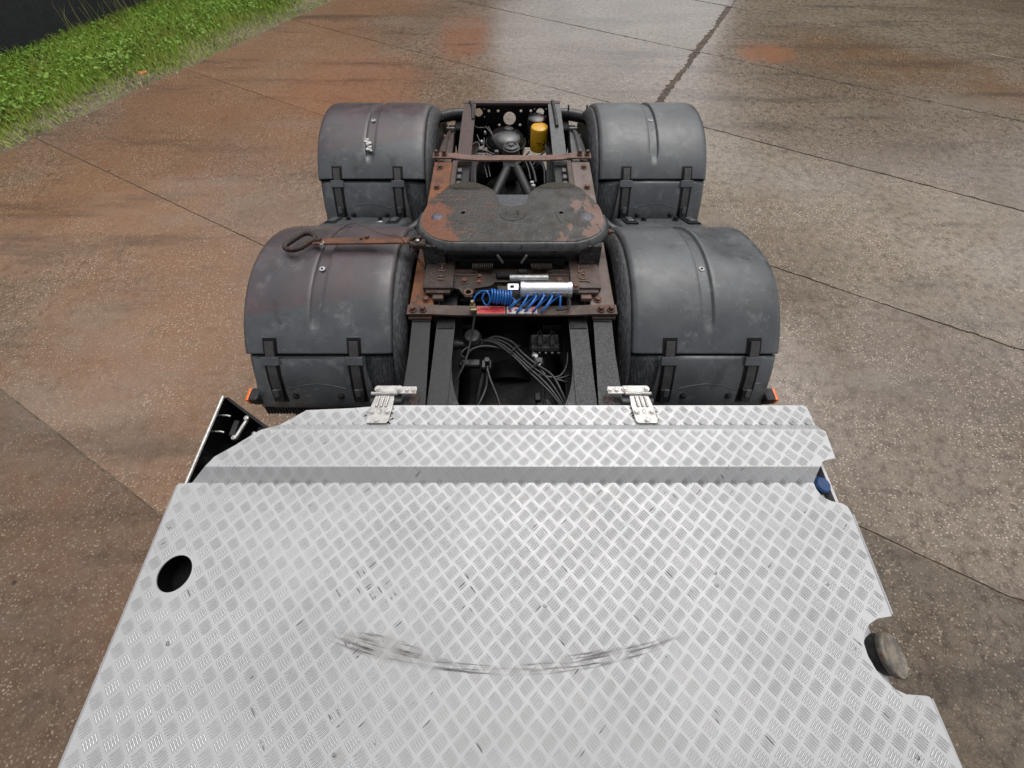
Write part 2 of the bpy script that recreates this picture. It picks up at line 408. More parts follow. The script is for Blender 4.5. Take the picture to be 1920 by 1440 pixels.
# ------------------------------------------------------------------ mesh helpers
class MB:
    """Collects shapes and links them as ONE mesh object."""
    def __init__(self):
        self.bm = bmesh.new()
    def box(self, c, s, rot=None, bevel=0.0, seg=1):
        b = bmesh.new()
        bmesh.ops.create_cube(b, size=1)
        bmesh.ops.scale(b, vec=s, verts=b.verts)
        if bevel > 0:
            bmesh.ops.bevel(b, geom=b.edges[:], offset=bevel, segments=seg, affect='EDGES', profile=.6)
        m = Matrix.Translation(c)
        if rot is not None:
            m = m @ rot.to_4x4()
        bmesh.ops.transform(b, matrix=m, verts=b.verts)
        return self._add(b)
    def _add(self, b):
        me = bpy.data.meshes.new('t')
        b.to_mesh(me); b.free()
        self.bm.from_mesh(me)
        bpy.data.meshes.remove(me)
        return self
    def lathe(self, prof, c, axis='Z', n=24, rot=None, lids=True):
        """prof: list of (radius, height) from bottom to top."""
        b = bmesh.new()
        rings = []
        for r, h in prof:
            if r < 1e-6:
                rings.append([b.verts.new((0, 0, h))])
            else:
                rings.append([b.verts.new((r * math.cos(2 * math.pi * i / n), r * math.sin(2 * math.pi * i / n), h)) for i in range(n)])
        for k in range(len(rings) - 1):
            p, q = rings[k], rings[k + 1]
            for i in range(n):
                j = (i + 1) % n
                if len(p) == 1 and len(q) == 1: continue
                if len(p) == 1: b.faces.new((p[0], q[j], q[i]))
                elif len(q) == 1: b.faces.new((p[i], p[j], q[0]))
                else: b.faces.new((p[i], p[j], q[j], q[i]))
        if lids and len(rings[0]) > 1: b.faces.new(list(reversed(rings[0])))
        if lids and len(rings[-1]) > 1: b.faces.new(rings[-1])
        m = Matrix.Identity(4)
        if axis == 'X': m = Matrix.Rotation(R(90), 4, 'Y')
        if axis == 'Y': m = Matrix.Rotation(R(-90), 4, 'X')
        if rot is not None: m = rot.to_4x4()
        bmesh.ops.transform(b, matrix=Matrix.Translation(c) @ m, verts=b.verts)
        return self._add(b)
    def tube(self, pts, r, n=8, smooth=6, closed=False):
        P = [Vector(p) for p in pts]
        if smooth > 1 and len(P) > 2:
            P = spline(P, smooth, closed)
        b = self.bm
        rings = []
        cnt = len(P)
        up = Vector((0, 0, 1))
        nrm = None
        for i, p in enumerate(P):
            if closed: t = (P[(i + 1) % cnt] - P[i - 1])
            else: t = P[min(i + 1, cnt - 1)] - P[max(i - 1, 0)]
            t = t.normalized() if t.length > 1e-9 else up
            if nrm is None:
                nrm = t.cross(up)
                if nrm.length < 1e-3: nrm = t.cross(Vector((1, 0, 0)))
                nrm.normalize()
            else:
                nrm = (nrm - t * nrm.dot(t))
                if nrm.length < 1e-6: nrm = t.cross(up)
                nrm.normalize()
            bn = t.cross(nrm)
            rr = r[i * (len(r) - 1) // max(1, cnt - 1)] if isinstance(r, (list, tuple)) else r
            rings.append([b.verts.new(p + (nrm * math.cos(2 * math.pi * k / n) + bn * math.sin(2 * math.pi * k / n)) * rr) for k in range(n)])
        for i in range(cnt if closed else cnt - 1):
            p, q = rings[i], rings[(i + 1) % cnt]
            for k in range(n):
                b.faces.new((p[k], p[(k + 1) % n], q[(k + 1) % n], q[k]))
        if not closed:
            b.faces.new(list(reversed(rings[0]))); b.faces.new(rings[-1])
        return self
    def prism(self, poly, t, mat=None, holes=()):
        """poly in XY at z=0, extruded down by t; holes are polygons too; mat places it."""
        b = bmesh.new()
        loops = [[Vector((p[0], p[1], 0)) for p in poly]] + [[Vector((p[0], p[1], 0)) for p in h] for h in holes]
        flat = [p for l in loops for p in l]
        tris = tessellate_polygon(loops)
        top = [b.verts.new(p) for p in flat]
        bot = [b.verts.new((p.x, p.y, -t)) for p in flat]
        for a, c, d in tris:
            n = (flat[c] - flat[a]).cross(flat[d] - flat[a]).z
            o = (a, c, d) if n > 0 else (a, d, c)
            try:
                b.faces.new([top[i] for i in o]); b.faces.new([bot[i] for i in reversed(o)])
            except ValueError: pass
        k = 0
        for l in loops:
            for i in range(len(l)):
                a, c = k + i, k + (i + 1) % len(l)
                try: b.faces.new((top[a], bot[a], bot[c], top[c]))
                except ValueError: pass
            k += len(l)
        bmesh.ops.recalc_face_normals(b, faces=b.faces[:])
        if mat is not None: bmesh.ops.transform(b, matrix=mat, verts=b.verts)
        return self._add(b)
    def grid(self, rows):
        b = self.bm
        V = [[b.verts.new(p) for p in r] for r in rows]
        for i in range(len(V) - 1):
            for j in range(len(V[0]) - 1):
                b.faces.new((V[i][j], V[i][j + 1], V[i + 1][j + 1], V[i + 1][j]))
        return self
    def face(self, pts):
        self.bm.faces.new([self.bm.verts.new(p) for p in pts]); return self
    def build(self, name, mat, parent=None, smooth=None, solid=0.0, bevel=0.0):
        me = bpy.data.meshes.new(name)
        if bevel > 0:
            bmesh.ops.bevel(self.bm, geom=[e for e in self.bm.edges if len(e.link_faces) == 2 and e.calc_face_angle(0) > .6], offset=bevel, segments=2, affect='EDGES', profile=.6, clamp_overlap=True)
        self.bm.to_mesh(me); self.bm.free()
        me.materials.append(mat)
        o = bpy.data.objects.new(name, me)
        col.objects.link(o)
        if parent is not None: o.parent = parent
        if smooth is not None:
            me.shade_smooth()
            if smooth < 180:
                me.set_sharp_from_angle(angle=R(smooth))
        if solid:
            md = o.modifiers.new('thickness', 'SOLIDIFY'); md.thickness = solid; md.offset = -1
        return o

def spline(P, k, closed=False):
    out = []
    n = len(P)
    rng = n if closed else n - 1
    for i in range(rng):
        if closed: a, b, c, d = P[i - 1], P[i], P[(i + 1) % n], P[(i + 2) % n]
        else: a, b, c, d = P[max(i - 1, 0)], P[i], P[i + 1], P[min(i + 2, n - 1)]
        for s in range(k):
            t = s / k
            out.append(.5 * ((2 * b) + (c - a) * t + (2 * a - 5 * b + 4 * c - d) * t * t + (3 * b - a - 3 * c + d) * t ** 3))
    if not closed: out.append(P[-1].copy())
    return out

def circle(cx, cy, r, n=20, ry=None):
    return [(cx + r * math.cos(2 * math.pi * i / n), cy + (ry or r) * math.sin(2 * math.pi * i / n)) for i in range(n)]

def empty(name, loc, parent=None):
    o = bpy.data.objects.new(name, None)
    o.location = loc
    o.empty_display_size = .2
    col.objects.link(o)
    if parent is not None: o.parent = parent
    return o

def tag(o, label=None, cat=None, group=None, kind=None):
    if label: o['label'] = label
    if cat: o['category'] = cat
    if group: o['group'] = group
    if kind: o['kind'] = kind
    return o

def copy_part(o, parent, mat=None):
    c = o.copy(); col.objects.link(c); c.parent = parent
    if mat is not None: c.matrix_local = mat @ o.matrix_local
    return c

_hex = {}
def bolt(parent, x, y, z, r=.011, h=.012, mat='bolt_rust', rot=None, name='bolt', washer=True):
    key = (r, h, mat)
    if key not in _hex:
        b = MB()
        if washer: b.lathe([(r * 1.45, 0), (r * 1.45, h * .25), (r * 1.3, h * .3)], (0, 0, 0), n=12)
        b.lathe([(r, h * .28), (r, h * .9), (r * .8, h)], (0, 0, 0), n=6)
        o = b.build(name, M[mat], parent)
        _hex[key] = o.data
    else:
        o = bpy.data.objects.new(name, _hex[key]); col.objects.link(o); o.parent = parent
    o.location = (x, y, z)
    if rot is not None: o.rotation_euler = rot
    return o

def inside(px, py, poly):
    c = False
    j = len(poly) - 1
    for i in range(len(poly)):
        a, b = poly[i], poly[j]
        if (a[1] > py) != (b[1] > py) and px < (b[0] - a[0]) * (py - a[1]) / (b[1] - a[1]) + a[0]: c = not c
        j = i
    return c

def seg_dist(px, py, poly):
    d = 9
    for i in range(len(poly)):
        ax, ay = poly[i - 1]; bx, by = poly[i]
        vx, vy = bx - ax, by - ay
        L = vx * vx + vy * vy
        t = max(0, min(1, ((px - ax) * vx + (py - ay) * vy) / L)) if L else 0
        d = min(d, math.hypot(px - ax - t * vx, py - ay - t * vy))
    return d

def P2(m, n, z=0.0):
    v = MD * m + ND * n
    return Vector((v.x, v.y, z))

# ------------------------------------------------------------------ the setting
b = MB()
b.face([(-60, -60, -.006), (60, -60, -.006), (60, 60, -.006), (-60, 60, -.006)])
ground = tag(b.build('ground', M['joint']), kind='structure')
ground['label'] = 'brown joint filling and earth under the concrete slabs'

ROW0, ROW, COL0, COLW = -.62, 1.975, -7.02, 5.98
def slab(i, j):
    n0, n1 = ROW0 + ROW * i, ROW0 + ROW * (i + 1)
    m0, m1 = COL0 + COLW * j, COL0 + COLW * (j + 1)
    r = random.Random(i * 31 + j * 7 + 5)
    g = .003
    ph = r.random() * 6
    def edge(t, seed, amp=.009):      # slow wander plus small chips
        q = random.Random(int(t * 1000) + seed)
        e = amp * (.5 + .5 * math.sin(t * 3.1 + ph + seed)) * (.4 + .6 * math.sin(t * 7.7 + seed) ** 2)
        if q.random() < .15: e += q.uniform(.003, .014)
        return (e + q.uniform(0, .005)) * soft
    pts = []
    K, L = 110, 90
    soft = .25 if j == 0 and i < 3 else 1.0
    for k in range(K):
        t = (m1 - m0 - 2 * g) * k / K
        pts.append((m0 + g + t, n0 + g + edge(t, 3 * i + 11)))
    for k in range(L):
        t = (n1 - n0 - 2 * g) * k / L
        e = edge(t, 5, .012)
        if j == 0 and i in (2, 3, 4): e += .018 + .040 * abs(math.sin(t * 2.3 + i)) * r.uniform(.75, 1.1) + (r.uniform(.01, .035) if r.random() < .22 else 0)
        pts.append((m1 - g - e, n0 + g + t))
    for k in range(K):
        t = (m1 - m0 - 2 * g) * (1 - k / K)
        pts.append((m0 + g + t, n1 - g - edge(t, 7 * i + 2) - (.022 * (.6 + .4 * math.sin(t * 2)) if i == 4 and j >= 1 else 0)))
    for k in range(L):
        t = (n1 - n0 - 2 * g) * (1 - k / L)
        e = edge(t, 9, .012)
        if j == 1 and i in (2, 3, 4): e += .022 * r.random()
        if j == 0: e += .03 * r.random() + .04 * (math.sin(t * 1.3 + i) > .6)
        pts.append((m0 + g + e, n0 + g + t))
    b = MB()
    tilt = (r.random() - .5) * .003
    W = [P2(m, n) for m, n in pts]
    b.prism([(p.x, p.y) for p in W], .05)
    o = b.build('concrete_slab', M['concrete'], ground, bevel=.002)
    o.location.z = tilt + .001
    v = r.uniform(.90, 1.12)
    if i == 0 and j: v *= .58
    if i < 0: v *= .50 if j else .72  # cab shade and lens falloff painted into the nearest slabs, besides olive concrete
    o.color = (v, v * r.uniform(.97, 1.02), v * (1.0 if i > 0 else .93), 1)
    return o
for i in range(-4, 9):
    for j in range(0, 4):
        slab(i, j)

# verge: strip of earth with grass, then a dark wall
b = MB()
rows = []
for i in range(60):
    n = -9 + i * .5
    rows.append([P2(m, n, z + .012 * math.sin(i * 1.7 + m * 5)) for m, z in ((-12, .10), (-9.4, .08), (-8.6, .06), (-7.9, .045), (-7.4, .02), (-7.02 + .05 * math.sin(i * 2.3), -.012))])
verge = tag(b.build('verge', M['soil'], smooth=180), kind='structure')
verge['label'] = 'earth strip along the edge of the concrete'

b = MB()
wall_poly = [(-9.0, -9), (-9.0, 22), (-9.2, 22), (-9.2, -9)]
b.prism([(P2(m, n).x, P2(m, n).y) for m, n in wall_poly], 2.6, Matrix.Translation((0, 0, 2.5)))
wall = b.build('boundary_wall', M['wall'], bevel=.01)
tag(wall, 'dark charcoal rendered wall standing behind the grass verge', 'wall')

def blades(name, mat, count, mrange, nrange, hrange, wid, dens=None, lean=.5, tall=None):
    verts, faces = [], []
    r = random.Random(hash(name) % 1000 if False else len(name) * 17 + 3)
    k = 0
    made = 0
    while made < count:
        m = r.uniform(*mrange); n = r.uniform(*nrange)
        p = dens(m, n) if dens else 1
        if r.random() > p: continue
        made += 1
        h = r.uniform(*hrange) * (1 if tall is None else tall(m))
        w = wid * r.uniform(.6, 1.3)
        a = r.uniform(0, 2 * math.pi)
        la = r.gauss(R(118), .8)
        base = P2(m, n, ground_z(m))
        side = Vector((math.cos(a), math.sin(a), 0)) * w
        ld = Vector((math.cos(la), math.sin(la), 0)) * lean * r.uniform(.2, 1.3) * h
        mid = base + ld * .35 + Vector((0, 0, h * .6))
        tip = base + ld + Vector((0, 0, h * r.uniform(.75, 1)))
        verts += [base - side, base + side, mid + side * .75, mid - side * .75, tip]
        faces += [(k, k + 1, k + 2, k + 3), (k + 3, k + 2, k + 4)]
        k += 5
    me = bpy.data.meshes.new(name)
    me.from_pydata(verts, [], faces)
    me.materials.append(mat)
    me.shade_smooth()
    o = bpy.data.objects.new(name, me); col.objects.link(o)
    return o
def ground_z(m):
    xs = [(-12, .10), (-9.4, .08), (-8.6, .06), (-7.9, .045), (-7.4, .02), (-7.0, -.01)]
    for (a, za), (c, zc) in zip(xs, xs[1:]):
        if a <= m <= c: return za + (zc - za) * (m - a) / (c - a)
    return 0
def clump(m, n):
    return .35 + .65 * max(0, math.sin(m * 5.1 + n * 2.3) * math.sin(n * 3.7 - m * 2) * .5 + .5)
g = blades('grass', M['grass'], 60000, (-8.98, -7.05), (.2, 12.6), (.05, .17), .0055, lambda m, n: clump(m, n) * (1 if m < -7.7 else max(.0, (-7.14 - .12 * math.sin(n * 3.3) - m) / .5)), .9, lambda m: 1.0 if m < -8 else .45 + .55 * max(0, (-7.2 - m) / .8))
tag(g, 'bright green uncut grass growing between the wall and the concrete', 'grass', kind='stuff')
g = blades('dry_grass', M['straw'], 16000, (-7.85, -6.985), (.2, 12.6), (.015, .06), .004, lambda m, n: .4 + .6 * max(0, math.sin(n * 2.1)) if m > -7.5 else .35, 1.6)
tag(g, 'short yellowish dry grass along the edge of the concrete', 'grass', kind='stuff')
g = blades('grass_stalks', M['straw'], 240, (-8.97, -8.6), (3.0, 12.6), (.35, .62), .0028, None, .5)
tag(g, 'tall thin seed stalks standing against the dark wall', 'grass', kind='stuff')

def leaves(name, mat, count):
    verts, faces = [], []
    r = random.Random(91); k = 0
    cl = [(r.uniform(-8.9, -7.5), r.uniform(.5, 12)) for _ in range(150)]
    for _ in range(count):
        cm, cn = cl[r.randrange(len(cl))]
        m, n = cm + r.gauss(0, .13), cn + r.gauss(0, .16)
        if m > -7.35 or m < -8.96: continue
        z = ground_z(m) + r.uniform(.03, .13)
        s = r.uniform(.012, .028)
        c = P2(m, n, z)
        ax = Vector((r.gauss(0, 1), r.gauss(0, 1), r.gauss(0, .35))).normalized()
        up = Vector((r.gauss(0, .45), r.gauss(0, .45), 1)).normalized()
        sd_ = ax.cross(up).normalized()
        pts = [(-1, 0), (-.4, .55), (.35, .6), (1, 0), (.35, -.6), (-.4, -.55)]
        verts += [c + ax * s * a + sd_ * s * b_ + up * (s * .25 * abs(b_)) for a, b_ in pts]
        faces.append(tuple(range(k, k + 6))); k += 6
    me = bpy.data.meshes.new(name); me.from_pydata(verts, [], faces); me.materials.append(mat)
    o = bpy.data.objects.new(name, me); col.objects.link(o); return o
tag(leaves('weed_leaves', M['leaf'], 11000), 'broad leaved weeds and clover scattered through the green grass', 'weeds', kind='stuff')

def pebbles(name, count):
    verts, faces = [], []
    r = random.Random(5); k = 0
    def octa(c, s):
        nonlocal k
        a = r.uniform(0, 6.28)
        d1 = Vector((math.cos(a), math.sin(a), 0)); d2 = Vector((-d1.y, d1.x, 0))
        pts = [d1 * s * r.uniform(.8, 1.3), d2 * s * r.uniform(.6, 1), -d1 * s, -d2 * s * .8]
        verts.extend([c + p for p in pts] + [c + Vector((0, 0, s * .6)), c - Vector((0, 0, s * .4))])
        for i in range(4):
            j = (i + 1) % 4
            faces.append((k + i, k + j, k + 4)); faces.append((k + j, k + i, k + 5))
        k += 6
    for _ in range(count):
        if r.random() < .75:
            n = r.gauss(8.6, 1.5) if r.random() < .6 else r.uniform(1, 12)
            m = r.gauss(-7.25, .13)
            octa(P2(m, n, max(0, ground_z(m)) + .006), r.uniform(.004, .017))
        else:
            octa(P2(r.uniform(-6.9, 8), r.uniform(-1, 10), .004), r.uniform(.003, .007))
    me = bpy.data.meshes.new(name); me.from_pydata(verts, [], faces); me.materials.append(M['pebble'])
    o = bpy.data.objects.new(name, me); col.objects.link(o); return o
tag(pebbles('pebbles', 2600), 'pale loose grit lying along the grass edge and over the slabs', 'gravel', kind='stuff')

b = MB()
b.grid([[(x_, y_, .02 * math.sin(x_ * 40) * math.cos(y_ * 30)) for x_ in (-.05, -.02, .015, .045)] for y_ in (-.025, 0, .028)])
o = b.build('dead_leaf', M['dead_leaf'], smooth=180, solid=.001)
o.location = (-4.78, 5.98, .09); o.rotation_euler = (.4, .3, .7)
tag(o, 'curled orange dead leaf caught in the green grass', 'leaf')

# halls standing beyond the yard: what the wet concrete and the fenders mirror
def hall(name, x0, x1, y, depth, h, mat, label, gaps=()):
    root = empty(name, ((x0 + x1) / 2, y, 0)); tag(root, label, 'building')
    b = MB(); b.box((0, depth / 2, h / 2), (x1 - x0, depth, h)); b.build('wall', mat, root)
    b = MB()
    n_ = int((x1 - x0) / .5)
    for k in range(n_): b.box((-(x1 - x0) / 2 + .25 + k * .5, -.02, h / 2), (.22, .04, h - .1))
    b.build('cladding_rib', mat, root)['kind'] = 'stuff'
    b = MB(); b.prism([(-(x1 - x0) / 2 - .3, -.4), ((x1 - x0) / 2 + .3, -.4), ((x1 - x0) / 2 + .3, depth + .4), (-(x1 - x0) / 2 - .3, depth + .4)], .25, Matrix.Translation((0, 0, h + .25))); b.build('roof', M['dark_clad'], root)
    for k in range(2):
        b = MB(); b.box((-(x1 - x0) / 4 + k * (x1 - x0) / 2, -.06, 2.1), (3.6, .06, 4.2)); b.build('door', M['dark_clad'], root)
    return root
hall('red_hall', -19.0, -1.0, 19, 10, 9.5, M['red_clad'], 'red clad hall beyond the yard behind the rear left fender')
hall('dark_hall', 12.2, 29.0, 19, 10, 8.0, M['dark_clad'], 'dark olive clad hall beyond the yard to the right')

# ------------------------------------------------------------------ the truck
truck = empty('tractor_unit', (0, 0, 0))
tag(truck, 'tractor unit with rusty fifth wheel, four dark grey fenders and aluminium tread plate deck', 'truck')

# --- chassis rails (C sections), left ones rustier
def channel(x_out, x_in, z, y0, y1, depth=.26, t=.009):
    b = MB()
    s = 1 if x_out > 0 else -1
    w = abs(x_out - x_in)
    b.box(((x_out + x_in) / 2, (y0 + y1) / 2, z - t / 2), (w, y1 - y0, t))
    b.box(((x_out + x_in) / 2, (y0 + y1) / 2, z - depth + t / 2), (w, y1 - y0, t))
    b.box((x_out - s * t / 2, (y0 + y1) / 2, z - depth / 2), (t, y1 - y0, depth - 2 * t - .001))
    return b
for s in (-1, 1):
    o = channel(s * .345, s * .262, .99, -2.6, 2.36).build('chassis_rail', M['rail_dark'], truck)
    o = channel(s * .345, s * .258, 1.0, 2.364, 3.15).build('rear_chassis_rail', M['rail_rust'] if s < 0 else M['rail_grey'], truck)
    # outer angle under the fifth wheel
    b = MB()
    prof = [(s * .458, 1.166), (s * .375, 1.166), (s * .343, .60), (s * .345, -.4), (s * .432, -.4), (s * .432, .60)]
    b.prism(prof, .010, Matrix.Translation((0, 0, 1.003)))
    b.box((s * .448, .5, .93), (.008, 1.5, .12))
    b.build('subframe_angle', M['rail_dark'], truck)
    # rust patch plate at the deck hinge
    # curved gusset
    pts = [(s * .262, 1.02), (s * .262, .4)]
    arc = [(s * (.262 - .19 * (1 - math.cos(R(a)))), .93 - .34 * math.sin(R(a))) for a in range(90, -1, -9)]
    g_ = MB(); g_.prism(pts + arc, .008, Matrix.Translation((0, 0, .984)))
    o = g_.build('gusset_plate', M['rail_dark'], truck)
    bolt(o, s * .235, .712, .984, .011, .006, 'black_steel')
    # end caps of paint flaking near the cross bar
    b = MB(); b.box((s * .303, 1.13, .9925), (.075, .075, .003)); b.box((s * .412, 1.142, 1.0055), (.075, .04, .003))
    b.build('flaked_paint', M['black_deep'], truck)

# rubber strip lying on the right rear rail, rail edge trims
b = MB(); b.tube([(.29, 3.14, 1.006), (.298, 2.98, 1.007), (.303, 2.8, 1.006)], .012, 6)
b.build('rubber_strip', M['rubber'], truck)
b = MB(); b.tube([(-.30, 3.14, 1.006), (-.278, 3.05, 1.004), (-.268, 2.9, 1.0)], .011, 6)
b.build('rubber_strip', M['rubber'], truck)

# --- rear cross member with holes
holes = [circle(-.018, .905, .046, 24)]
for hx in (-.243, .205):
    holes.append(circle(hx, .945, .029, 16))
for hx, hz in ((-.168, .955), (-.10, .955), (.065, .955), (.137, .955), (-.095, .862), (.06, .862)):
    holes.append(circle(hx, hz, .0105, 10))
for cx in (-.243, .205):
    for dx, dz in ((-.042, .022), (.042, .022), (-.042, -.028), (.042, -.028)):
        holes.append(circle(cx + dx, .945 + dz, .0052, 8))
b = MB()
b.prism([(-.328, .70), (.328, .70), (.328, .990), (-.328, .990)], .012, Matrix.Translation((0, 3.112, 0)) @ Matrix.Rotation(R(90), 4, 'X'), holes)
cm = b.build('rear_crossmember', M['black_deep'], truck)
b = MB(); b.box((0, 3.138, .997), (.69, .035, .012)); b.build('top_flange', M['rail_rust'], cm)
b = MB()
b.box((0, 3.10, .73), (.65, .06, .012))
b.build('bottom_flange', M['black_deep'], cm)

# --- suspension brackets beside the rear rails
for s in (-1, 1):
    b = MB()
    rows = []
    for k in range(9):
        t = k / 8
        y_ = 2.42 + .46 * t
        c_ = .432 - .004 * t
        w_ = .050 - .024 * t * t
        z_ = .985 - .05 * t * t
        rows.append([(s * (c_ + w_), y_, z_ - .07), (s * (c_ + w_ - .008), y_, z_), (s * (c_ + .004), y_, z_ + .008), (s * (c_ - .004), y_, z_ - .012), (s * (c_ - w_ + .006), y_, z_ - .004), (s * (c_ - w_), y_, z_ - .07)])
    b.grid(rows)
    o = b.build('suspension_bracket', M['bracket_brown'] if s < 0 else M['rail_grey'], truck, smooth=30, solid=.006)
    b = MB()
    b.box((s * .43, 2.62, .84), (.012, .40, .2))
    b.build('web_plate', M['black_steel'], o)
    b = MB(); b.box((s * .428, 2.888, .935), (.062, .012, .045), bevel=.004); b.build('end_plate', M['dull_alu'], o)
    # shock absorber like cylinder behind
    b = MB(); b.lathe([(.035, 0), (.035, .3), (.02, .32)], (s * .40, 2.92, .42), n=14); b.build('damper', M['black_steel'], truck)
    # spring hanger plates, dark
    b = MB()
    b.box((s * .375, 2.99, .83), (.07, .14, .20), bevel=.008); b.box((s * .43, 2.97, .86), (.07, .10, .10), bevel=.01)
    b.box((s * .42, 2.80, .62), (.12, .5, .09), bevel=.01)
    b.build('spring_hanger', M['black_deep'], truck)

# --- fender support tubes
for s in (-1, 1):
    b = MB(); b.tube([(s * .33, 3.07, .955), (s * .42, 3.06, .955), (s * .52, 3.03, .95), (s * .62, 3.0, .945), (s * .8, 2.97, .93)], .038, 14)
    o = b.build('support_tube', M['black_steel'], truck, smooth=40)
    if s > 0:
        for xx in (.40, .53):
            b = MB(); b.lathe([(.006, 0), (.006, .03), (.009, .035), (0, .04)], (s * xx, 3.05, .985), n=8); b.build('stud', M['black_steel'], o)
    b = MB(); b.tube([(s * .34, 1.98, .90), (s * .44, 1.98, .93), (s * .50, 1.95, .93), (s * .56, 1.86, .93), (s * .62, 1.84, .92), (s * .75, 1.84, .90)], .03, 12)
    b.build('support_tube', M['black_steel'], truck, smooth=40)
    b = MB(); b.tube([(s * .34, 1.70, .90), (s * .5, 1.71, .90), (s * .75, 1.72, .90)], .026, 12)
    b.build('support_tube', M['black_steel'], truck, smooth=40)
    b = MB(); b.tube([(s * .34, .78, .86), (s * .5, .78, .86), (s * .62, .78, .86)], .03, 12)
    b.build('support_tube', M['black_steel'], truck, smooth=40)

# --- wheels (dual tyres)
def tyre_mesh():
    b = bmesh.new()
    N = 120
    prof = [(.30, .0), (.34, -.012), (.42, -.022), (.475, -.012), (.505, .006), (.517, .02)]
    tread = []
    for k in range(13):
        w = .02 + (.28 - .04 + .02) * k / 12
        tread.append((.52, w))
    prof2 = [(.517, .29), (.505, .304), (.475, .322), (.42, .332), (.34, .322), (.30, .31)]
    full = [(r, w, 0) for r, w in prof] + [(r, w, k) for k, (r, w) in enumerate(tread, 1)] + [(r, w + 0, 0) for r, w in prof2]
    rings = []
    for (r, w, k) in full:
        ring = []
        for i in range(N):
            rr = r
            if k in (4, 7, 10): rr = r - .012
            elif k:
                if (i + (2 if k > 6 else 0)) % 4 == 0: rr = r - .010
            a = 2 * math.pi * (i + (.9 * math.sin(k * 1.2) if k else 0)) / N
            ring.append(b.verts.new((w - .155, rr * math.cos(a), rr * math.sin(a))))
        rings.append(ring)
    for p, q in zip(rings, rings[1:]):
        for i in range(N):
            j = (i + 1) % N
            b.faces.new((p[i], q[i], q[j], p[j]))
    bmesh.ops.recalc_face_normals(b, faces=b.faces[:])
    me = bpy.data.meshes.new('tyre'); b.to_mesh(me); b.free(); me.materials.append(M['tyre'])
    return me
tyre_me = tyre_mesh()
b = MB()
b.lathe([(.302, -.15), (.31, -.14), (.285, -.12), (.25, -.05), (.24, .05), (.16, .06), (.13, .02), (.11, .02), (.11, .14), (.0, .15)], (0, 0, 0), axis='X', n=32)
rim0 = b.build('wheel', M['black_steel'], truck, smooth=35)
AX1, AX2 = 1.40, 2.70
first = True
for ay in (AX1, AX2):
    for s in (-1, 1):
        if first: w = rim0; first = False
        else: w = bpy.data.objects.new('wheel', rim0.data); col.objects.link(w); w.parent = truck
        w.location = (s * .66, ay, .52)
        if s > 0: w.rotation_euler = (0, 0, math.pi)
        for off in (-.02, .335):
            t = bpy.data.objects.new('tyre', tyre_me); col.objects.link(t); t.parent = w
            t.location = (off if s > 0 else off, 0, 0)
            t.location.x = -(.02) if off < 0 else -.355
            t.rotation_euler = (rnd.uniform(0, 6), 0, 0)
    b = MB(); b.lathe([(.075, -.62), (.085, -.3), (.09, 0), (.085, .3), (.075, .62)], (0, ay, .52), axis='X', n=20)
    ax = b.build('axle', M['black_deep'], truck, smooth=40)
    b = MB(); b.lathe([(.19, -.12), (.22, -.05), (.21, .06), (.16, .13), (.06, .17), (0, .175)], (-.02, ay - .04, .54), n=28)
    b.build('differential', M['black_deep'], ax, smooth=40)

# --- fenders
RF, ZF = .63, .50
def fpt(s, yc, x, r, a):        # a = degrees from the crest, positive towards the deck
    return (s * x, yc - r * math.sin(R(a)), ZF + r * math.cos(R(a)))
def cbox(b, s, yc, x0, x1, r0, r1, a0, a1, n=6, taper=0.0):
    """curved box lying on the fender drum"""
    inn, out = [], []
    for k in range(n + 1):
        a = a0 + (a1 - a0) * k / n
        e = taper * k / n
        inn.append([b.bm.verts.new(fpt(s, yc, x, r0, a)) for x in (x0 - e, x1 + e)])
        out.append([b.bm.verts.new(fpt(s, yc, x, r1, a)) for x in (x0 - e, x1 + e)])
    F = b.bm.faces.new
    fs = []
    for k in range(n):
        fs.append(F((out[k][0], out[k][1], out[k + 1][1], out[k + 1][0])))
        fs.append(F((inn[k][1], inn[k][0], inn[k + 1][0], inn[k + 1][1])))
        fs.append(F((out[k][0], out[k + 1][0], inn[k + 1][0], inn[k][0])))
        fs.append(F((out[k][1], inn[k][1], inn[k + 1][1], out[k + 1][1])))
    fs.append(F((out[0][1], out[0][0], inn[0][0], inn[0][1])))
    fs.append(F((out[n][0], out[n][1], inn[n][1], inn[n][0])))
    bmesh.ops.recalc_face_normals(b.bm, faces=fs)
    return b

